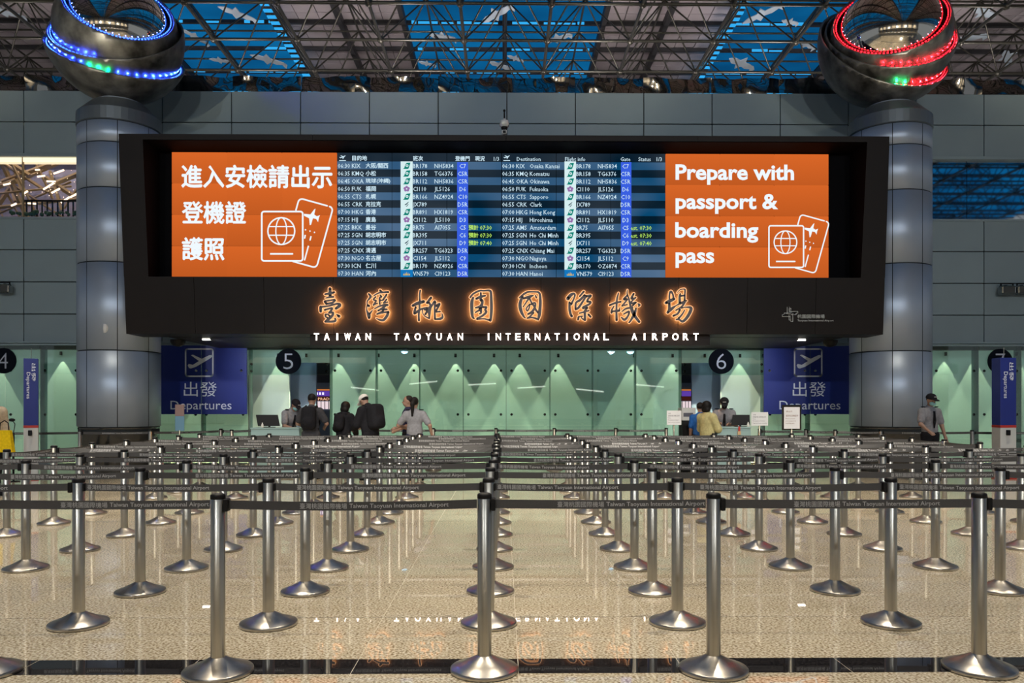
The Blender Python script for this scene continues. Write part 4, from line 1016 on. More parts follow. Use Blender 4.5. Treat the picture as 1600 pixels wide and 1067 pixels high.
def belt_meshes(Ln, odd, sag, twist=0.0):
    key = (round(Ln, 2), odd, sag, twist)
    if key in _bm: return _bm[key]
    Ln = key[0]; x0, x1 = 0.045, Ln-0.045; n = 12; zc = 0.942; hw = 0.0245
    def sg(x): t = (x-x0)/(x1-x0); return -sag*4*t*(1-t)
    def yy(x, dz):
        t = (x-x0)/(x1-x0); return twist*math.sin(math.pi*t)*dz/hw*0.03 + 0.004*twist*math.sin(9*t)
    vs = []; fs = []
    for i in range(n+1):
        x = x0+(x1-x0)*i/n
        for dz in (-hw, hw):
            vs += [(x, yy(x, dz)-0.001, zc+sg(x)+dz), (x, yy(x, dz)+0.001, zc+sg(x)+dz)]
    for i in range(n):
        a = i*4; b = a+4
        fs += [(a, b, b+2, a+2), (b+1, a+1, a+3, b+3), (a+2, b+2, b+3, a+3), (a+1, b+1, b, a)]
    be = MB().add(vs, fs).mesh('belt'); be.materials.append(M['belt'])
    tl = 0.83; ts = 0.455 if odd else Ln-0.475-tl
    ts = max(0.06, min(ts, Ln-0.05-tl)); pr_ = MB()
    def put(vs_, fs_, a_, b_, c_, d_, xa, xb, za, zb_):
        o = []
        for v in vs_:
            x = xa+(v[0]-a_)/(b_-a_)*(xb-xa); dz = za+(v[1]-c_)/(d_-c_)*(zb_-za)
            o.append((x, yy(x, dz)-0.0022, zc+sg(x)+dz))
        pr_.add(o, fs_)
    put(pv, pf, pa, pb, pc_, pd, ts, ts+0.262, -0.0155, 0.0165); put(qv, qf, qa, qb, qc, qd, ts+0.275, ts+tl, -0.017, 0.0145)
    pm = pr_.mesh('print'); pm.materials.append(M['print']); _bm[key] = (be, pm); return _bm[key]
ORD = ['front', 'second', 'third', 'fourth', 'fifth', 'sixth', 'seventh', 'eighth', 'ninth', 'tenth', 'eleventh', 'twelfth']
COLX = [-7.30, -5.74, -4.40, -2.90, -1.60, -0.10, 1.19, 2.67, 3.99, 5.45, 6.75, 8.2]
COLN = ['sixth column left of centre', 'fifth column left of centre', 'fourth column left of centre', 'third column left of centre'.replace('third','third'), 'second column left of centre', 'centre column', 'first column right of centre', 'second column right of centre', 'third column right of centre', 'fourth column right of centre', 'fifth column right of centre', 'sixth column right of centre']
COLN = ['sixth column left of centre', 'fifth column left of centre', 'fourth column left of centre', 'third column left of centre', 'second column left of centre', 'centre column', 'second column right of centre', 'third column right of centre', 'fourth column right of centre', 'fifth column right of centre', 'sixth column right of centre', 'seventh column right of centre']
COLN[4] = 'first column left of centre'; COLN[3] = 'second column left of centre'; COLN[2] = 'third column left of centre'; COLN[1] = 'fourth column left of centre'; COLN[0] = 'fifth column left of centre'
COLN[6] = 'first column right of centre'; COLN[7] = 'second column right of centre'; COLN[8] = 'third column right of centre'; COLN[9] = 'fourth column right of centre'; COLN[10] = 'fifth column right of centre'; COLN[11] = 'sixth column right of centre'
GRP = 'steel queue stanchions'
def stanchion(x, y, label, belts=(), group=GRP):
    """belts: list of (dx, dy, odd, sag) to the neighbour"""
    s = thing('stanchion', label, 'stanchion', (x, y, 0), 0, group)
    link('base', BM, None, s).rotation_euler = (0, 0, random.uniform(0, 6)); link('post', PM, None, s); link('cap', KM, None, s); link('lid', LM, None, s)
    for (dx, dy, odd, sag, tw) in belts:
        Ln = math.hypot(dx, dy); a = math.atan2(dy, dx)
        be, pm = belt_meshes(Ln, odd, sag, tw)
        bo = link('belt', be, None, s); bo.rotation_euler = (0, 0, a); po = link('belt_print', pm, None, bo)
        fl = abs(a) > math.pi/2
        if fl:   # keep the lettering upright and readable from the hall
            bo.rotation_euler = (0, 0, a)
        if odd: o = link('cassette', CM, None, s); o.rotation_euler = (0, 0, a)
        else: o = link('belt_clip', EM, None, s); o.rotation_euler = (0, 0, a)
    return s
random.seed(3)
for r in range(12):
    y = 4.50+0.965*r
    lim_l = -7.3 if r < 5 else (-5.74 if r < 9 else -5.74); lim_r = 8.2 if r < 6 else (6.75 if r < 11 else 6.75)
    cols = [i for i, cx in enumerate(COLX) if lim_l-0.01 <= cx <= lim_r+0.01]
    vis = []
    for i in cols:
        x = COLX[i]; p = proj((x, y, 0.5))
        if -70 < p[0] < 1670: vis.append(i)
    # add one more to the left so that its belt enters the picture
    if vis and vis[0]-1 in cols: vis = [vis[0]-1]+vis
    if vis and vis[-1]+1 in cols: vis = vis+[vis[-1]+1]
    odd = (r % 2 == 0)
    pos = {i: (COLX[i]+random.uniform(-0.02, 0.02), y+random.uniform(-0.02, 0.02)) for i in vis}
    if r == 0: pos[5] = (-0.108, y)
    for n_, i in enumerate(vis):
        bl = []
        if n_+1 < len(vis) and vis[n_+1] == i+1:
            nx = pos[i+1]; dx, dy = nx[0]-pos[i][0], nx[1]-pos[i][1]; 
            bl.append((round(dx, 2), round(dy, 2), odd, random.choice([0.004, 0.008, 0.012]), 1.0 if r in (6, 7, 8) and random.random() < 0.5 else 0.0))
        # boundary columns running away from the viewer
        if (i == 1 and 5 <= r <= 8) or (i == 10 and 7 <= r <= 10):
            bl.append((0.0, 0.965, odd, 0.012, 0.0))
        st_ = stanchion(pos[i][0], pos[i][1], 'steel belt stanchion in the %s row, %s' % (ORD[r], COLN[i]), bl)
        # cassette facing the neighbour on the left in even rows
        if not odd and n_ > 0: o = link('cassette', CM, None, st_); o.rotation_euler = (0, 0, math.pi)
# last row before the glass
fpx = [(-40, 17.3), (125, 17.35), (235, 17.5), (345, 18.6), (400, 19.2), (480, 19.2), (580, 19.2), (677, 19.2), (775, 19.2), (866, 19.2), (962, 19.2), (1041, 19.2), (1092, 18.8), (1187, 18.4), (1259, 18.2), (1305, 17.8), (1376, 17.4), (1519, 17.3), (1640, 17.3)]
fp = [(X(px, yv), yv) for px, yv in fpx]
where = ['beyond the left totem', 'in front of the left pillar', 'at the right edge of the left pillar', 'before the left Departures sign', 'beside the monitor at counter 5', 'behind the queue at counter 5', 'near the passenger in the white cap', 'right of the ponytailed guard', 'at the centre of the glass', 'right of centre by the glass', 'before the sixth plain pane', 'left of the counter 6 notice', 'below counter 6 passengers', 'beside the notice right of counter 6', 'before the right Departures sign', 'right of the large notice frame', 'in front of the right pillar', 'left of the right totem', 'beyond the right totem']
for i, (x, y) in enumerate(fp):
    bl = []
    if i+1 < len(fp) and not (fpx[i][0] in (1041, 1092, 400, 480)):
        nx = fp[i+1]; dx, dy = nx[0]-x, nx[1]-y
        bl.append((dx, dy, True, 0.01, 0.0))
    stanchion(x, y, 'steel belt stanchion of the last line, %s' % where[i], bl, 'stanchions by the glass front')
stanchion(X(362, 17.9), 17.9, 'steel belt stanchion standing alone before the left Departures sign, nearer the queue', ())
# nearest stanchion cut by the left edge
# ------------------------------------------------------------------ people through a small distance-field mesher
def mesh_sdf(fn, lo, hi, h):
    lo = np.array(lo, float); n = np.ceil((np.array(hi)-lo)/h).astype(int)+1
    ax = [lo[i]+h*np.arange(n[i]) for i in range(3)]
    Xg, Yg, Zg = np.meshgrid(*ax, indexing='ij'); D = fn(Xg, Yg, Zg)
    ins = D < 0; c = ins[:-1,:-1,:-1].astype(int)
    for (i, j, k) in ((1,0,0),(0,1,0),(0,0,1),(1,1,0),(1,0,1),(0,1,1),(1,1,1)):
        c = c+ins[i:n[0]-1+i, j:n[1]-1+j, k:n[2]-1+k]
    act = (c > 0) & (c < 8); idx = -np.ones(act.shape, int); idx[act] = np.arange(act.sum())
    I = np.argwhere(act); acc = np.zeros((len(I), 3)); cnt = np.zeros(len(I))
    cor = [(i, j, k) for i in (0,1) for j in (0,1) for k in (0,1)]
    for a in cor:
        for ax_ in range(3):
            if a[ax_] == 1: continue
            b = list(a); b[ax_] = 1
            da = D[I[:,0]+a[0], I[:,1]+a[1], I[:,2]+a[2]]; db = D[I[:,0]+b[0], I[:,1]+b[1], I[:,2]+b[2]]
            m = (da < 0) != (db < 0); t = np.where(m, da/np.where(m, da-db, 1), 0)
            p = np.array(a, float)[None, :].repeat(len(I), 0); p[:, ax_] += t
            acc[m] += p[m]; cnt[m] += 1
    V_ = lo+h*(I+acc/np.maximum(cnt, 1)[:, None]); faces = []
    for ax_ in range(3):
        u, v = [q for q in range(3) if q != ax_]
        sl0 = [slice(None)]*3; sl1 = [slice(None)]*3; sl0[ax_] = slice(0, -1); sl1[ax_] = slice(1, None)
        s0 = ins[tuple(sl0)]; s1 = ins[tuple(sl1)]; E = np.argwhere(s0 != s1)
        E = E[(E[:, u] > 0) & (E[:, v] > 0) & (E[:, u] < n[u]-1) & (E[:, v] < n[v]-1)]
        if len(E) == 0: continue
        q = []
        for (du, dv) in ((-1,-1),(0,-1),(0,0),(-1,0)):
            e2 = E.copy(); e2[:, u] += du; e2[:, v] += dv; q.append(idx[e2[:,0], e2[:,1], e2[:,2]])
        q = np.stack(q, 1); fl = s0[E[:,0], E[:,1], E[:,2]]
        if ax_ == 1: fl = ~fl
        q[~fl] = q[~fl][:, ::-1]; faces.append(q)
    Fq = np.concatenate(faces); Fq = Fq[(Fq >= 0).all(1)]
    me = bpy.data.meshes.new('sdf'); me.from_pydata(V_.tolist(), [], Fq.tolist()); me.polygons.foreach_set('use_smooth', [True]*len(me.polygons)); me.update(); return me
def cap_(a, b, ra, rb):
    a = np.array(a, float); b = np.array(b, float); d = b-a; L2 = max((d*d).sum(), 1e-9)
    def f(x, y, z):
        t = np.clip(((x-a[0])*d[0]+(y-a[1])*d[1]+(z-a[2])*d[2])/L2, 0, 1)
        return np.sqrt((x-a[0]-t*d[0])**2+(y-a[1]-t*d[1])**2+(z-a[2]-t*d[2])**2)-(ra+(rb-ra)*t)
    return f
def ell(c, r, R=None):
    c = np.array(c, float); r = np.array(r, float); Rm = np.array(R) if R is not None else np.eye(3)
    def f(x, y, z):
        dx, dy, dz = x-c[0], y-c[1], z-c[2]
        u = Rm[0,0]*dx+Rm[1,0]*dy+Rm[2,0]*dz; v = Rm[0,1]*dx+Rm[1,1]*dy+Rm[2,1]*dz; w_ = Rm[0,2]*dx+Rm[1,2]*dy+Rm[2,2]*dz
        q = np.sqrt((u/r[0])**2+(v/r[1])**2+(w_/r[2])**2); return (q-1)*min(r)
    return f
def uni(fs, k=0.03):
    def f(x, y, z):
        d = fs[0](x, y, z)
        for g_ in fs[1:]:
            e_ = g_(x, y, z); h_ = np.clip(0.5+0.5*(e_-d)/k, 0, 1); d = e_*(1-h_)+d*h_-k*h_*(1-h_)
        return d
    return f
SKIN = mat('skin', (0.27, 0.16, 0.115, 1), 0.55)
HAIR = mat('black_hair', (0.006, 0.005, 0.005, 1), 0.6, spec=0.2)
def cloth(n, c): return mat(n, c, 0.85, spec=0.12, noise=(25, 0.15))
CL = dict(grey=cloth('grey_uniform', (0.20, 0.20, 0.22, 1)), black=cloth('black_cloth', (0.012, 0.012, 0.015, 1)), charcoal=cloth('charcoal_cloth', (0.045, 0.045, 0.052, 1)), yellow=cloth('pale_yellow_cloth', (0.42, 0.38, 0.19, 1)), blue=cloth('blue_cloth', (0.02, 0.10, 0.34, 1)), cream=cloth('cream_cloth', (0.55, 0.46, 0.34, 1)), white=cloth('white_cloth', (0.60, 0.58, 0.56, 1)), mask=cloth('blue_mask', (0.22, 0.42, 0.44, 1)), navy=cloth('navy_cloth', (0.02, 0.02, 0.05, 1)))
def ik(a, t, l1, l2, pole):
    a = Vector(a); t = Vector(t); d = t-a; L_ = min(d.length, (l1+l2)*0.999); dn = d.normalized(); t = a+dn*L_
    x = (l1*l1-l2*l2+L_*L_)/(2*L_); h = math.sqrt(max(l1*l1-x*x, 0)); p = Vector(pole); p = (p-dn*p.dot(dn)).normalized()
    return a+dn*x+p*h, t
def person(loc, rz, H, label, top='grey', legs='black', lean=0.0, head_pitch=0.0, head_turn=0.0, handL=(0.24, -0.02, 0.84), handR=(-0.24, -0.02, 0.84),
           hair='short', cap=None, mask=None, pack=None, sleeve='short', extra=None, tie=False, build=1.0, group=None):
    k = H/1.75
    root = thing('person', label, 'person', loc, rz, group)
    lr = Matrix.Rotation(lean, 3, 'X')   # forward is -Y: positive lean tips the chest to -Y
    piv = Vector((0, 0, 0.95))
    def up(p): p = Vector(p); return piv+lr @ (p-piv)
    pel, spi, che, nb_ = Vector((0, 0, 0.95)), up((0, 0.005, 1.12)), up((0, 0.0, 1.31)), up((0, 0.015, 1.47))
    hr = lr @ Matrix.Rotation(head_turn, 3, 'Z') @ Matrix.Rotation(head_pitch, 3, 'X')
    hc = nb_+hr @ Vector((0, -0.02, 0.155)); hr3 = np.array(hr)
    shl, shr = up((0.175, 0.01, 1.390)), up((-0.175, 0.01, 1.390))
    el, wl = ik(shl, handL, 0.29, 0.26, (0.6, 0.5, -0.4)); er, wr = ik(shr, handR, 0.29, 0.26, (-0.6, 0.5, -0.4))
    A = lambda v: tuple(v)
    tor = [ell(A((pel+spi)/2+Vector((0,0,-0.02))), (0.150*build, 0.105*build, 0.15)), ell(A(spi), (0.140*build, 0.100*build, 0.16)), ell(A(che), (0.165*build, 0.115*build, 0.17)), cap_(A(shl), A(shr), 0.058, 0.058), cap_(A(nb_), A(shl*0.55+nb_*0.45-Vector((0, 0, 0.03))), 0.050, 0.040), cap_(A(nb_), A(shr*0.55+nb_*0.45-Vector((0, 0, 0.03))), 0.050, 0.040)]
    armu = [cap_(A(shl), A(el), 0.056, 0.042), cap_(A(shr), A(er), 0.056, 0.042)]
    arml = [cap_(A(el), A(wl), 0.041, 0.027), cap_(A(er), A(wr), 0.041, 0.027)]
    fing = []
    for (e_, w_, sg) in ((el, wl, 1), (er, wr, -1)):
        d = (w_-e_).normalized(); sd = d.cross(Vector((0, 1, 0.3))).normalized(); nn = d.cross(sd)
        pe = w_+d*0.075; fing.append(cap_(A(w_), A(pe), 0.030, 0.030))
        for q, ln in zip((-1.5, -0.5, 0.5, 1.5), (0.055, 0.07, 0.075, 0.062)):
            b0 = pe+sd*0.016*q; b1 = b0+d*ln*0.55+nn*0.008; b2 = b1+d*ln*0.35+nn*0.025
            fing += [cap_(A(b0), A(b1), 0.010, 0.009), cap_(A(b1), A(b2), 0.009, 0.008)]
        tb = w_+d*0.03-sd*0.028*sg; fing.append(cap_(A(tb), A(tb+d*0.045-sd*0.022*sg), 0.012, 0.009))
    hips = [Vector((0.09, 0, 0.91)), Vector((-0.09, 0, 0.91))]; kn = [Vector((0.105, -0.015, 0.50)), Vector((-0.105, -0.01, 0.50))]; an = [Vector((0.11, 0.03, 0.09)), Vector((-0.11, 0.03, 0.09))]
    legu = [cap_(A(hips[i]), A(kn[i]), 0.088, 0.058) for i in (0, 1)]; legl = [cap_(A(kn[i]), A(an[i]), 0.056, 0.038) for i in (0, 1)]
    feet = [cap_((an[i].x, 0.04, 0.045), (an[i].x*1.15, -0.14, 0.035), 0.042, 0.033) for i in (0, 1)]
    hd = lambda p: A(hc+hr @ Vector(p))
    head = [ell(hd((0, 0.012, 0.03)), (0.077, 0.094, 0.098), hr3), ell(hd((0, -0.022, -0.045)), (0.058, 0.068, 0.070), hr3), cap_(hd((0, -0.088, 0.0)), hd((0, -0.108, -0.022)), 0.010, 0.014), ell(hd((0.078, 0.01, -0.005)), (0.010, 0.018, 0.030), hr3), ell(hd((-0.078, 0.01, -0.005)), (0.010, 0.018, 0.030), hr3),
            cap_(hd((-0.018, -0.086, -0.058)), hd((0.018, -0.086, -0.058)), 0.008, 0.008)]
    neck = cap_(A(nb_+Vector((0, 0, -0.05))), hd((0, 0.015, -0.05)), 0.058, 0.052)
    def add(name, fn, lo, hi, m, h=0.016, par=root):
        me = mesh_sdf(fn, lo, hi, h); me.materials.append(m); 
        for v in me.vertices: v.co *= k
        return link(name, me, None, par)
    allp = [A(p) for p in (pel, che, hc, wl, wr, el, er)]
    mn = np.min(allp, 0)-0.26; mx = np.max(allp, 0)+0.26; mn = np.minimum(mn, (-0.3, -0.3, 0)); mx = np.maximum(mx, (0.3, 0.26, 1.0)); mn[2] = -0.02
    body = uni(tor+armu+arml+legu+legl+feet+[neck]+head+fing, 0.016)
    add('body', body, mn, mx, SKIN, 0.0155)
    def grow(fs, g_, kk=0.03, cut=None):
        f0 = uni(fs, kk)
        def f(x, y, z):
            d = f0(x, y, z)-g_
            if cut is not None: d = np.maximum(d, cut(x, y, z))
            return d
        return f
    # clothes
    if sleeve == 'short':
        au = [cap_(A(shl), A(shl+(el-shl)*0.72), 0.060, 0.058), cap_(A(shr), A(shr+(er-shr)*0.72), 0.060, 0.058)]; al = []
    else:
        au = [cap_(A(shl), A(el), 0.066, 0.056), cap_(A(shr), A(er), 0.066, 0.056)]; al = [cap_(A(el), A(wl), 0.055, 0.040), cap_(A(er), A(wr), 0.055, 0.040)]
    g_ = 0.014 if sleeve == 'short' else 0.026
    add('shirt' if sleeve == 'short' else 'jacket', grow(tor+au+al, g_, 0.03, lambda x, y, z: 0.87-z), mn, mx, CL[top], 0.0165)
    add('trousers', grow(legu+legl+[ell((0, 0, 0.93), (0.15*build, 0.105*build, 0.10))], 0.015, 0.03, lambda x, y, z: np.maximum(0.09-z, z-1.0)), (-0.32, -0.22, 0.0), (0.32, 0.22, 1.08), CL[legs], 0.018)
    add('shoes', grow(feet, 0.010, 0.02, lambda x, y, z: -z+0.002), (-0.25, -0.25, -0.03), (0.25, 0.15, 0.14), CL['black'], 0.016)
    hmn = np.array(A(hc))-0.32; hmx = np.array(A(hc))+0.30
    if hair == 'short': hf = [ell(hd((0, 0.030, 0.045)), (0.084, 0.092, 0.092), hr3)]
    elif hair == 'bob': hf = [ell(hd((0, 0.025, 0.035)), (0.108, 0.112, 0.108), hr3), ell(hd((0, 0.045, -0.06)), (0.108, 0.080, 0.085), hr3)]
    else: hf = [ell(hd((0, 0.028, 0.042)), (0.086, 0.096, 0.094), hr3), cap_(hd((0, 0.11, 0.05)), hd((0.01, 0.155, -0.02)), 0.035, 0.045), cap_(hd((0.01, 0.155, -0.02)), hd((0.02, 0.14, -0.26)), 0.045, 0.022)]
    add('hair', uni(hf, 0.02), hmn, hmx, HAIR, 0.013)
    if cap:
        cm = CL[cap]
        f1 = ell(hd((0, 0.014, 0.052)), (0.098, 0.114, 0.092), hr3); 
        hi_ = hr @ Vector((0, 0, 1)); base_ = hc+hr @ Vector((0, 0, 0.030))
        def capf(x, y, z, f1=f1, hi_=hi_, base_=base_):
            d = f1(x, y, z); pl2 = (x-base_.x)*hi_.x+(y-base_.y)*hi_.y+(z-base_.z)*hi_.z; return np.maximum(d, -pl2)
        vis_ = ell(hd((0, -0.125, 0.040)), (0.075, 0.075, 0.010), np.array(hr @ Matrix.Rotation(0.15, 3, 'X')))
        add('cap', lambda x, y, z: np.minimum(capf(x, y, z), vis_(x, y, z)), hmn, hmx, cm, 0.011)
        if cap == 'black':
            c0 = hc+hr @ Vector((0, -0.112, 0.100)); mb = MB(); 
            for q in range(7):
                p0 = hr @ Vector((-0.035+q*0.0105, 0, 0)); mb.box(-0.004, 0.004, -0.003, 0.003, -0.007, 0.007, Matrix.Translation((c0+p0)*k) @ hr.to_4x4())
            mb.obj('cap_badge', CL['white'], root)
    if mask:
        add('face_mask', uni([ell(hd((0, -0.045, -0.048)), (0.062, 0.066, 0.050), hr3)], 0.01), hmn, hmx, CL[mask], 0.012)
    else: pass
    ey = MB()
    for sx in (-0.030, 0.030):
        p = Vector(hd((sx, -0.080, 0.006))); ey.ball(p*k, 0.009*k, n=8)
    ey.obj('eyes', M['black'], root)
    if pack:
        w_, h_, d_ = pack; pc2 = up((0, 0.20, 1.24-0.0)); 
        def pf_(x, y, z):
            X_, Y_, Z_ = x-pc2.x, y-pc2.y, z-pc2.z
            c_, s_ = math.cos(-lean), math.sin(-lean); y2 = c_*Y_-s_*Z_; z2 = s_*Y_+c_*Z_
            qx = np.abs(X_)-(w_-0.09); qy = np.abs(y2)-(d_-0.09); qz = np.abs(z2)-(h_-0.09)
            return np.sqrt(np.maximum(qx,0)**2+np.maximum(qy,0)**2+np.maximum(qz,0)**2)+np.minimum(np.maximum(qx, np.maximum(qy, qz)), 0)-0.09
        pocket = ell(A(pc2+Vector((0, d_*0.9, -h_*0.35))), (w_*0.75, 0.07, h_*0.45))
        bp = add('backpack', uni([pf_, pocket], 0.02), np.array(A(pc2))-0.42, np.array(A(pc2))+0.42, CL['black'], 0.02)
        sm_ = MB()
        for sx in (-0.11, 0.11):
            pts = [up((sx, 0.12, 1.46)), up((sx, 0.0, 1.50)), up((sx, -0.13, 1.40)), up((sx*1.2, -0.14, 1.15)), up((sx*1.4, 0.05, 1.02))]
            for q in range(4): sm_.tube(pts[q]*k, pts[q+1]*k, 0.020*k, n=6)
        sm_.obj('strap', CL['black'], bp)
    if tie:
        sm_ = MB(); f_ = up((0, -0.115-0.01, 1.40)); t2 = up((0.0, -0.14, 1.20)); t3 = up((0, -0.125, 1.06))
        sm_.tube(f_*k, t2*k, 0.022*k, 0.030*k, n=6); sm_.tube(t2*k, t3*k, 0.030*k, 0.012*k, n=6); sm_.obj('tie', CL['black'], root)
        ep = MB()
        for sx in (-1, 1):
            p = up((0.15*sx, 0.01, 1.487)); ep.ball(p*k, 0.045*k, (1.2, 0.8, 0.28), n=8)
        ep.obj('epaulettes', CL['black'], root)
    return root
def PX(px, Y): return (X(px, Y), Y, 0)
RD = math.radians
person(PX(450, 17.95), RD(50), 1.74, 'guard in grey shirt and black cap leaning over counter 5', lean=RD(20), head_pitch=RD(20), cap='black', mask='mask', handL=(0.18, -0.42, 1.05), handR=(-0.10, -0.42, 1.02), tie=True)
person(PX(486, 16.7), RD(178), 1.78, 'person in charcoal shirt with black backpack facing counter 5', top='charcoal', legs='charcoal', lean=RD(4), head_pitch=RD(10), pack=(0.15, 0.24, 0.10), handL=(0.2, -0.3, 1.05), handR=(-0.2, -0.3, 1.05))
person(PX(536, 17.3), RD(155), 1.62, 'person with black bob hair, dark hoodie and slim backpack', top='black', legs='black', lean=RD(8), head_pitch=RD(6), hair='bob', pack=(0.13, 0.19, 0.09), sleeve='long', handL=(0.15, -0.3, 1.0), handR=(-0.15, -0.3, 1.0))
person(PX(579, 16.5), RD(-128), 1.80, 'person in white cap and black jacket with large backpack', top='black', legs='black', lean=RD(10), head_pitch=RD(28), cap='white', pack=(0.165, 0.25, 0.14), sleeve='long', handL=(0.12, -0.34, 1.02), handR=(-0.12, -0.34, 1.05), build=1.1)
person(PX(648, 16.3), RD(172), 1.70, 'guard with ponytail in grey shirt seen from behind', hair='pony', handL=(0.27, -0.24, 1.10), handR=(-0.36, -0.06, 0.93), tie=True, legs='navy')
person(PX(637, 17.0), RD(-80), 1.74, 'person in dark shirt looking left behind the ponytailed guard', top='navy', handL=(0.12, -0.22, 1.02), handR=(-0.12, -0.22, 1.06))
person(PX(1131, 17.5), RD(-12), 1.73, 'guard in black cap and dark mask working behind counter 6', lean=RD(10), head_pitch=RD(18), cap='black', mask='black', handL=(0.10, -0.40, 1.14), handR=(-0.14, -0.40, 1.16), tie=True)
person(PX(1105, 16.75), RD(125), 1.62, 'person in pale yellow shirt standing at counter 6', top='yellow', hair='bob', sleeve='long', handL=(0.1, -0.28, 1.12), handR=(-0.1, -0.28, 1.12))
person(PX(1094, 17.6), RD(165), 1.60, 'person in bright blue shirt behind the yellow-shirted passenger', top='blue', hair='short')
person(PX(1453, 16.3), RD(10), 1.77, 'guard in grey shirt, black cap and pale blue mask before right pillar', head_pitch=RD(14), cap='black', mask='mask', handL=(0.28, -0.10, 0.86), handR=(-0.24, -0.30, 0.99), tie=True)
pL = person(PX(-15, 13.6), RD(60), 1.78, 'person in cream sleeves at the left picture edge', top='cream', legs='black', sleeve='long', build=1.05)
# yellow bag held at the left edge
bx_, by_ = X(9, 13.3), 13.3
bg = thing('tote_bag', 'bright yellow tote bag held at the left edge of the picture', 'bag', (bx_, by_, Z(706, 13.3)))
bgm = MB(); z1_ = Z(672, 13.3)-Z(706, 13.3)
bgm.add([(-0.17, -0.05, 0), (0.13, -0.05, 0), (0.13, 0.05, 0), (-0.17, 0.05, 0), (-0.15, -0.03, z1_), (0.085, -0.03, z1_), (0.085, 0.03, z1_), (-0.15, 0.03, z1_)], [(0,3,2,1),(4,5,6,7),(0,1,5,4),(1,2,6,5),(2,3,7,6),(3,0,4,7)])
bgm.obj('bag_body', cloth('yellow_bag', (0.72, 0.50, 0.01, 1)), bg)
hm = MB(); pts = [Vector((-0.10, 0, z1_)), Vector((-0.09, 0, z1_+0.12)), Vector((-0.02, 0, z1_+0.16)), Vector((0.04, 0, z1_+0.12)), Vector((0.05, 0, z1_))]
for q in range(4): hm.tube(pts[q], pts[q+1], 0.008, n=6)
hm.obj('handle', CL['black'], bg)

# ------------------------------------------------------------------ counters and small things near the glass
M['frost'] = mat('pale_glass_desk', (0.26, 0.38, 0.38, 1), 0.3)
def desk(px0, px1, Y, ptop, label):
    a, b = X(px0, Y), X(px1, Y); zt_ = Z(ptop, Y)
    s = thing('counter_desk', label, 'desk', ((a+b)/2, Y, 0)); h = (b-a)/2
    MB().bbox(-h, h, 0, 0.02, 0.05, zt_-0.03, 0.004).obj('front_panel', M['frost'], s)
    MB().bbox(-h, -h+0.02, 0.02, 0.45, 0.05, zt_-0.03, 0.004).obj('side_panel', M['frost'], s)
    MB().bbox(h-0.02, h, 0.02, 0.45, 0.05, zt_-0.03, 0.004).obj('side_panel', M['frost'], s)
    MB().bbox(-h-0.01, h+0.01, -0.02, 0.47, zt_-0.03, zt_, 0.006).obj('desk_top', M['frost'], s)
    MB().bbox(-h+0.02, h-0.02, 0.03, 0.43, 0.0, 0.05, 0.004).obj('plinth', M['black'], s)
    return s
d5 = desk(392, 468, 17.0, 668, 'pale glass counter desk where a guard leans over, left opening')
d6 = desk(1121, 1173, 16.6, 667, 'pale glass counter desk with a red tag, right opening')
def monitor(pts, Y, ztop, label):
    a = X(pts[0], Y); b = X(pts[1], Y); c = X(pts[2], Y); d = X(pts[3], Y); z1 = Z(648, Y)
    s = thing('monitor', label, 'monitor', ((c+d)/2, Y, ztop)); ox = (c+d)/2; mb = MB(); hh = z1-ztop
    vs = [(c-ox, 0, 0.03), (d-ox, 0, 0.03), (b-ox, 0.03, hh), (a-ox, 0.03, hh)]; mb.add(vs+[(v[0], v[1]+0.03, v[2]) for v in vs], [(0,1,2,3),(7,6,5,4),(0,4,5,1),(1,5,6,2),(2,6,7,3),(3,7,4,0)])
    mb.obj('screen_back', M['black'], s)
    MB().bbox(-0.12, 0.12, -0.04, 0.10, 0.0, 0.012, 0.004).obj('foot', M['black'], s); MB().box(-0.02, 0.02, 0.03, 0.06, 0.01, 0.10).obj('stand', M['black'], s)
monitor((399, 433, 403, 437), 17.1, Z(668, 17.0)+0.001, 'black monitor seen from behind, beside the leaning guard')
monitor((1146, 1172, 1143, 1172), 16.7, Z(667, 16.6)+0.001, 'black monitor seen from behind, above the red tag')
# notices on poles
def notice(px0, px1, py0, py1, Y, label, lines, frame=None, ink='ink', frm=False):
    a, b = X(px0, Y), X(px1, Y); z0, z1 = Z(py1, Y), Z(py0, Y); ox = (a+b)/2; h = (b-a)/2
    s = thing('notice_stand', label, 'notice', (ox, Y, 0))
    if frm: MB().bbox(-h-0.04, h+0.04, 0.006, 0.03, z0-0.03, z1+0.05, 0.006).obj('notice_frame', M['mirror_dark'], s)
    MB().bbox(-h, h, -0.004, 0.006, z0, z1, 0.002).obj('sheet', M['paper'], s)
    MB().tube((0, 0.02, 0.02), (0, 0.02, z0+0.02), 0.018, n=12).obj('pole', M['steel'], s)
    MB().lathe([(0, 0), (0.15, 0), (0.15, 0.015), (0.02, 0.03), (0, 0.03)], 24).obj('foot', M['steel_base'], s, (0, 0.02, 0))
    mb = MB(); n = len(lines)
    for (txt, xa, xb, ya, yb) in lines:
        H_ = z1-z0; textfit(mb, txt, -h+2*h*xa, -h+2*h*xb, z1-H_*yb, z1-H_*ya, -0.0055, 1, 0.0)
    mb.obj('notice_text', M[ink], s)
L1 = [('注意', 0.08, 0.26, 0.14, 0.24), ('提醒旅客 請備妥證件', 0.08, 0.88, 0.30, 0.41), ('Notice', 0.08, 0.26, 0.46, 0.55), ('Please prepare your documents', 0.08, 0.80, 0.60, 0.72), ('Thank you for your cooperation', 0.08, 0.92, 0.78, 0.88)]
notice(1042, 1064.5, 641.5, 664, 17.2, 'white notice sheet on a pole left of counter 6', L1)
notice(1174, 1200, 644, 665, 17.0, 'white notice sheet on a pole right of counter 6 monitor', L1)
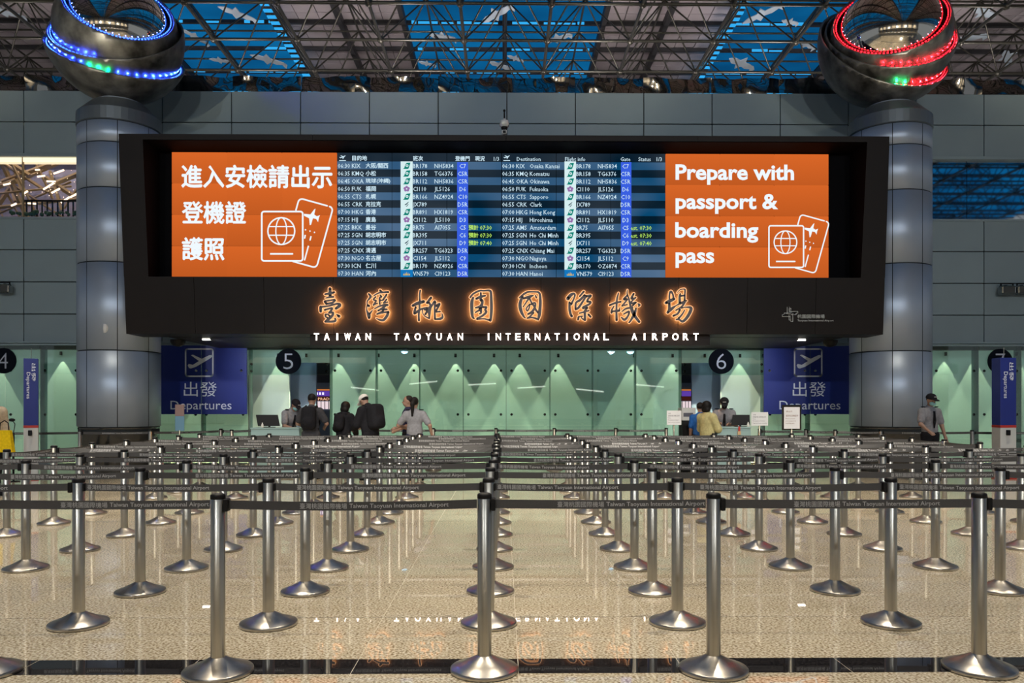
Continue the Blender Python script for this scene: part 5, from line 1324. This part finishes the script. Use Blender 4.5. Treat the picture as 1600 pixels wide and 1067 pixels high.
notice(1225, 1249.5, 636, 670, 16.8, 'large framed white notice before the right Departures sign', [('請出示', 0.12, 0.52, 0.16, 0.24), ('護照及登機證件', 0.12, 0.90, 0.35, 0.44), ('Please present', 0.10, 0.70, 0.50, 0.57), ('your passport &', 0.10, 0.74, 0.61, 0.68), ('boarding pass.', 0.10, 0.66, 0.71, 0.79)], ink='inkred', frm=True)
# hand-shaped board left
Yh = 17.6; hx = X(280.5, Yh)
s = thing('panel_stand', 'narrow pink and light blue panel before the left Departures sign', 'sign', (hx, Yh, 0))
MB().bbox(-0.10, 0.10, 0, 0.02, Z(650, Yh), Z(632, Yh), 0.006).obj('pink_panel', mat('pink_grey', (0.26, 0.17, 0.16, 1), 0.6), s)
MB().bbox(-0.10, 0.10, 0, 0.02, Z(673, Yh), Z(650, Yh), 0.006).obj('blue_panel', mat('sky_blue', (0.12, 0.26, 0.38, 1), 0.5), s)
MB().tube((0, 0.01, 0.01), (0, 0.01, Z(672, Yh)), 0.015, n=10).obj('pole', M['steel'], s); MB().lathe([(0, 0), (0.14, 0), (0.14, 0.015), (0, 0.03)], 20).obj('foot', M['steel_base'], s)
# red tag and hand gel on desk 6, bottle on desk 5
q = at(1155, 674, 16.57); s = thing('red_tag', 'small red ribbon with a pale tag hanging on the counter 6 desk', 'tag', tuple(q))
MB().bbox(-0.02, 0.02, -0.01, 0.0, 0.0, 0.10, 0.003).obj('ribbon', M['red'], s); MB().bbox(-0.035, 0.035, -0.012, 0.0, -0.07, 0.005, 0.003).obj('tag_card', cloth('gold_tag', (0.5, 0.35, 0.2, 1)), s)
def bottle(px, Y, ptop, label):
    zt_ = Z(ptop, Y-0.1); s = thing('gel_bottle', label, 'bottle', (X(px, Y), Y, zt_+0.001))
    MB().lathe([(0, 0), (0.022, 0), (0.024, 0.01), (0.024, 0.06), (0.010, 0.075), (0.010, 0.085)], 14).obj('bottle_body', M['white'], s); MB().lathe([(0.012, 0.085), (0.012, 0.10), (0, 0.10)], 12).obj('pump', M['white'], s)
bottle(410, 17.02, 668, 'small white gel bottle on the desk of the leaning guard'); bottle(1169, 16.62, 667, 'small white gel bottle on the desk with the red tag')
# scanner cabinet behind counter 6
Yc = 18.4; s = thing('machine_cabinet', 'pale grey machine cabinet with dark slot at the left of counter 6', 'machine', (X(1076, Yc), Yc, 0))
MB().bbox(-0.16, 0.16, 0, 0.4, Z(657, Yc), Z(637, Yc), 0.01).obj('machine_head', M['white'], s); MB().box(-0.12, 0.10, -0.006, 0.0, Z(651, Yc), Z(645, Yc)).obj('slot', M['ink'], s)
MB().bbox(-0.14, 0.14, 0.02, 0.38, 0, Z(657, Yc), 0.01).obj('machine_body', M['black'], s)
# camera on a goose neck near the left totem
Yg = 16.2; s = thing('desk_camera', 'small black camera on a thin gooseneck left of the totem', 'camera', (X(21, Yg), Yg, 0))
MB().tube((0, 0, 0), (0, 0, Z(676, Yg)), 0.02, n=10).obj('pole', M['black'], s)
gn = MB(); gp = [Vector((0, 0, Z(676, Yg))), Vector((0.02, 0, Z(668, Yg))), Vector((0.03, 0, Z(662, Yg))), Vector((-0.02, 0, Z(657, Yg)))]
for i in range(3): gn.tube(gp[i], gp[i+1], 0.008, n=6)
gn.obj('gooseneck', M['black'], s); MB().ball((-0.03, 0, Z(656, Yg)), 0.05, (1.3, 0.8, 0.7), n=12).obj('camera_head', M['black'], s)
MB().lathe([(0, 0), (0.12, 0), (0.12, 0.015), (0, 0.02)], 20).obj('foot', M['black'], s)
# floodlights on the wall
def flood(px, py, side):
    p = at(px, py, WY); s = thing('floodlight', side, 'floodlight', (p.x, WY-0.001, p.z))
    MB().bbox(-0.20, 0.20, -0.30, -0.10, -0.14, 0.10, 0.04).obj('lamp_housing', M['mirror_dark'], s)
    MB().box(-0.15, 0.15, -0.306, -0.295, -0.10, 0.06).obj('lens', mat('flood_lens', (0.05, 0.05, 0.045, 1), 0.2), s)
    MB().box(-0.03, 0.03, -0.16, 0.0, 0.08, 0.13).box(-0.17, -0.15, -0.22, -0.18, 0.0, 0.16).box(0.15, 0.17, -0.22, -0.18, 0.0, 0.16).box(-0.17, 0.17, -0.22, -0.18, 0.14, 0.16).obj('bracket', M['black'], s)
flood(13, 452, 'rectangular floodlight on the wall at the left edge'); flood(1566, 454, 'left one of two floodlights on the right wall'); flood(1591, 454, 'right one of two floodlights on the right wall')
# dome camera on top of the board
zc = zt; s = thing('dome_camera', 'white dome security camera standing on top of the flight board', 'camera', (X(788, 17.2), 17.2, zc))
k = 17.2/F
MB().lathe([(0, 0), (0.09, 0), (0.09, 0.015), (0.03, 0.03), (0.03, 0.13)], 18).obj('foot', M['black'], s)
MB().bbox(-0.055, 0.055, -0.05, 0.05, 0.125, 0.22, 0.015).obj('junction_box', M['white'], s)
MB().box(-0.032, 0.032, -0.054, -0.048, 0.14, 0.20).obj('box_cover', M['black'], s)
MB().ball((0, 0, 0.27), 0.068, n=20).obj('lens_dome', M['black'], s)
MB().lathe([(0.07, 0.285), (0.092, 0.29), (0.092, 0.325), (0.108, 0.33), (0.085, 0.42), (0.045, 0.435), (0.02, 0.44), (0.02, 0.47), (0, 0.47)], 24).obj('dome_cover', M['white'], s)
MB().tube((0, 0, 0.46), (0, 0, 0.63), 0.016, n=10).obj('conduit', M['black'], s); MB().ball((0, 0, 0.64), 0.03, n=10).obj('conduit_cap', M['black'], s)
# detector on the left pillar
ang = math.atan2(0-PIL_Y, 0-pl.location.x); th = -math.pi/2 + math.radians(-24); px_ = pl.location.x + (PR+0.0)*math.cos(th-0.0); py_ = PIL_Y + PR*math.sin(th)
s = thing('wall_detector', 'round white detector fixed on the left pillar', 'detector', (X(162, py_), py_-0.0, Z(514, py_)), math.radians(-24))
Mx_ = Matrix.Rotation(math.radians(90), 4, 'X')
MB().lathe([(0.145, 0.0), (0.145, 0.03), (0.12, 0.055), (0.0, 0.06)], 28, M=Mx_).obj('detector_body', M['white'], s); MB().box(-0.02, 0.03, -0.065, -0.058, -0.04, -0.02).obj('detector_window', M['black'], s)
# speakers and small downlights under the board
for (px, side) in ((278, 'left'), (1297, 'right')):
    p = at(px, 524, 18.6); s = thing('dome_speaker', 'black dome speaker under the %s end of the flight board' % side, 'speaker', (p.x, 18.6, Z(527, YBK)-0.012))
    MB().lathe([(0.17, 0.0), (0.165, -0.06), (0.13, -0.12), (0.07, -0.15), (0, -0.16)], 24).obj('speaker_dome', M['black'], s)
for (px, side) in ((323, 'left'), (1252, 'right')):
    p = at(px, 525, 18.3); s = thing('slot_downlight', 'small bright slot lamp under the %s end of the flight board' % side, 'lamp', (p.x, 18.3, Z(527, YBK)-0.012))
    light('slot_light', 'SPOT', (p.x, 18.3, Z(527, YBK)-0.06), 260, (0.75, 0.85, 1.0), (p.x+(0.7 if side == 'left' else -0.7), GY, 2.3), spot_size=math.radians(75), spot_blend=1.0, shadow_soft_size=0.04); MB().bbox(-0.10, 0.10, -0.04, 0.04, -0.03, 0.0, 0.004).obj('lamp_housing', M['black'], s); MB().box(-0.085, 0.085, -0.043, 0.03, -0.034, -0.004).obj('lamp_lens', M['lamp'], s)
# check-in lamps behind the viewer (seen as streaks in the glass front)
for k, (lx2, lz, rot) in enumerate([(-9.0, 2.7, 0.1), (-5.2, 3.1, -0.1), (-1.4, 3.0, -0.05), (1.8, 2.8, -0.06), (5.6, 2.6, 0.1), (9.5, 2.9, 0.08), (13.0, 3.0, 0.1)]):
    s = thing('linear_lamp', 'white linear lamp hanging over the check-in side behind the viewer, %s' % ['leftmost', 'second from left', 'third from left', 'middle', 'third from right', 'second from right', 'rightmost'][k], 'lamp', (lx2, -9.5, lz), 0, 'linear lamps behind the viewer')
    MB().box(-0.9, 0.9, -0.05, 0.05, 0.0, 0.06, Matrix.Rotation(rot, 4, 'Y')).obj('lamp_tube', M['lamp'], s)
    MB().tube((0, 0, 0.06), (0, 0, BZ-lz), 0.01, n=5).obj('suspension_rod', M['black'], s)
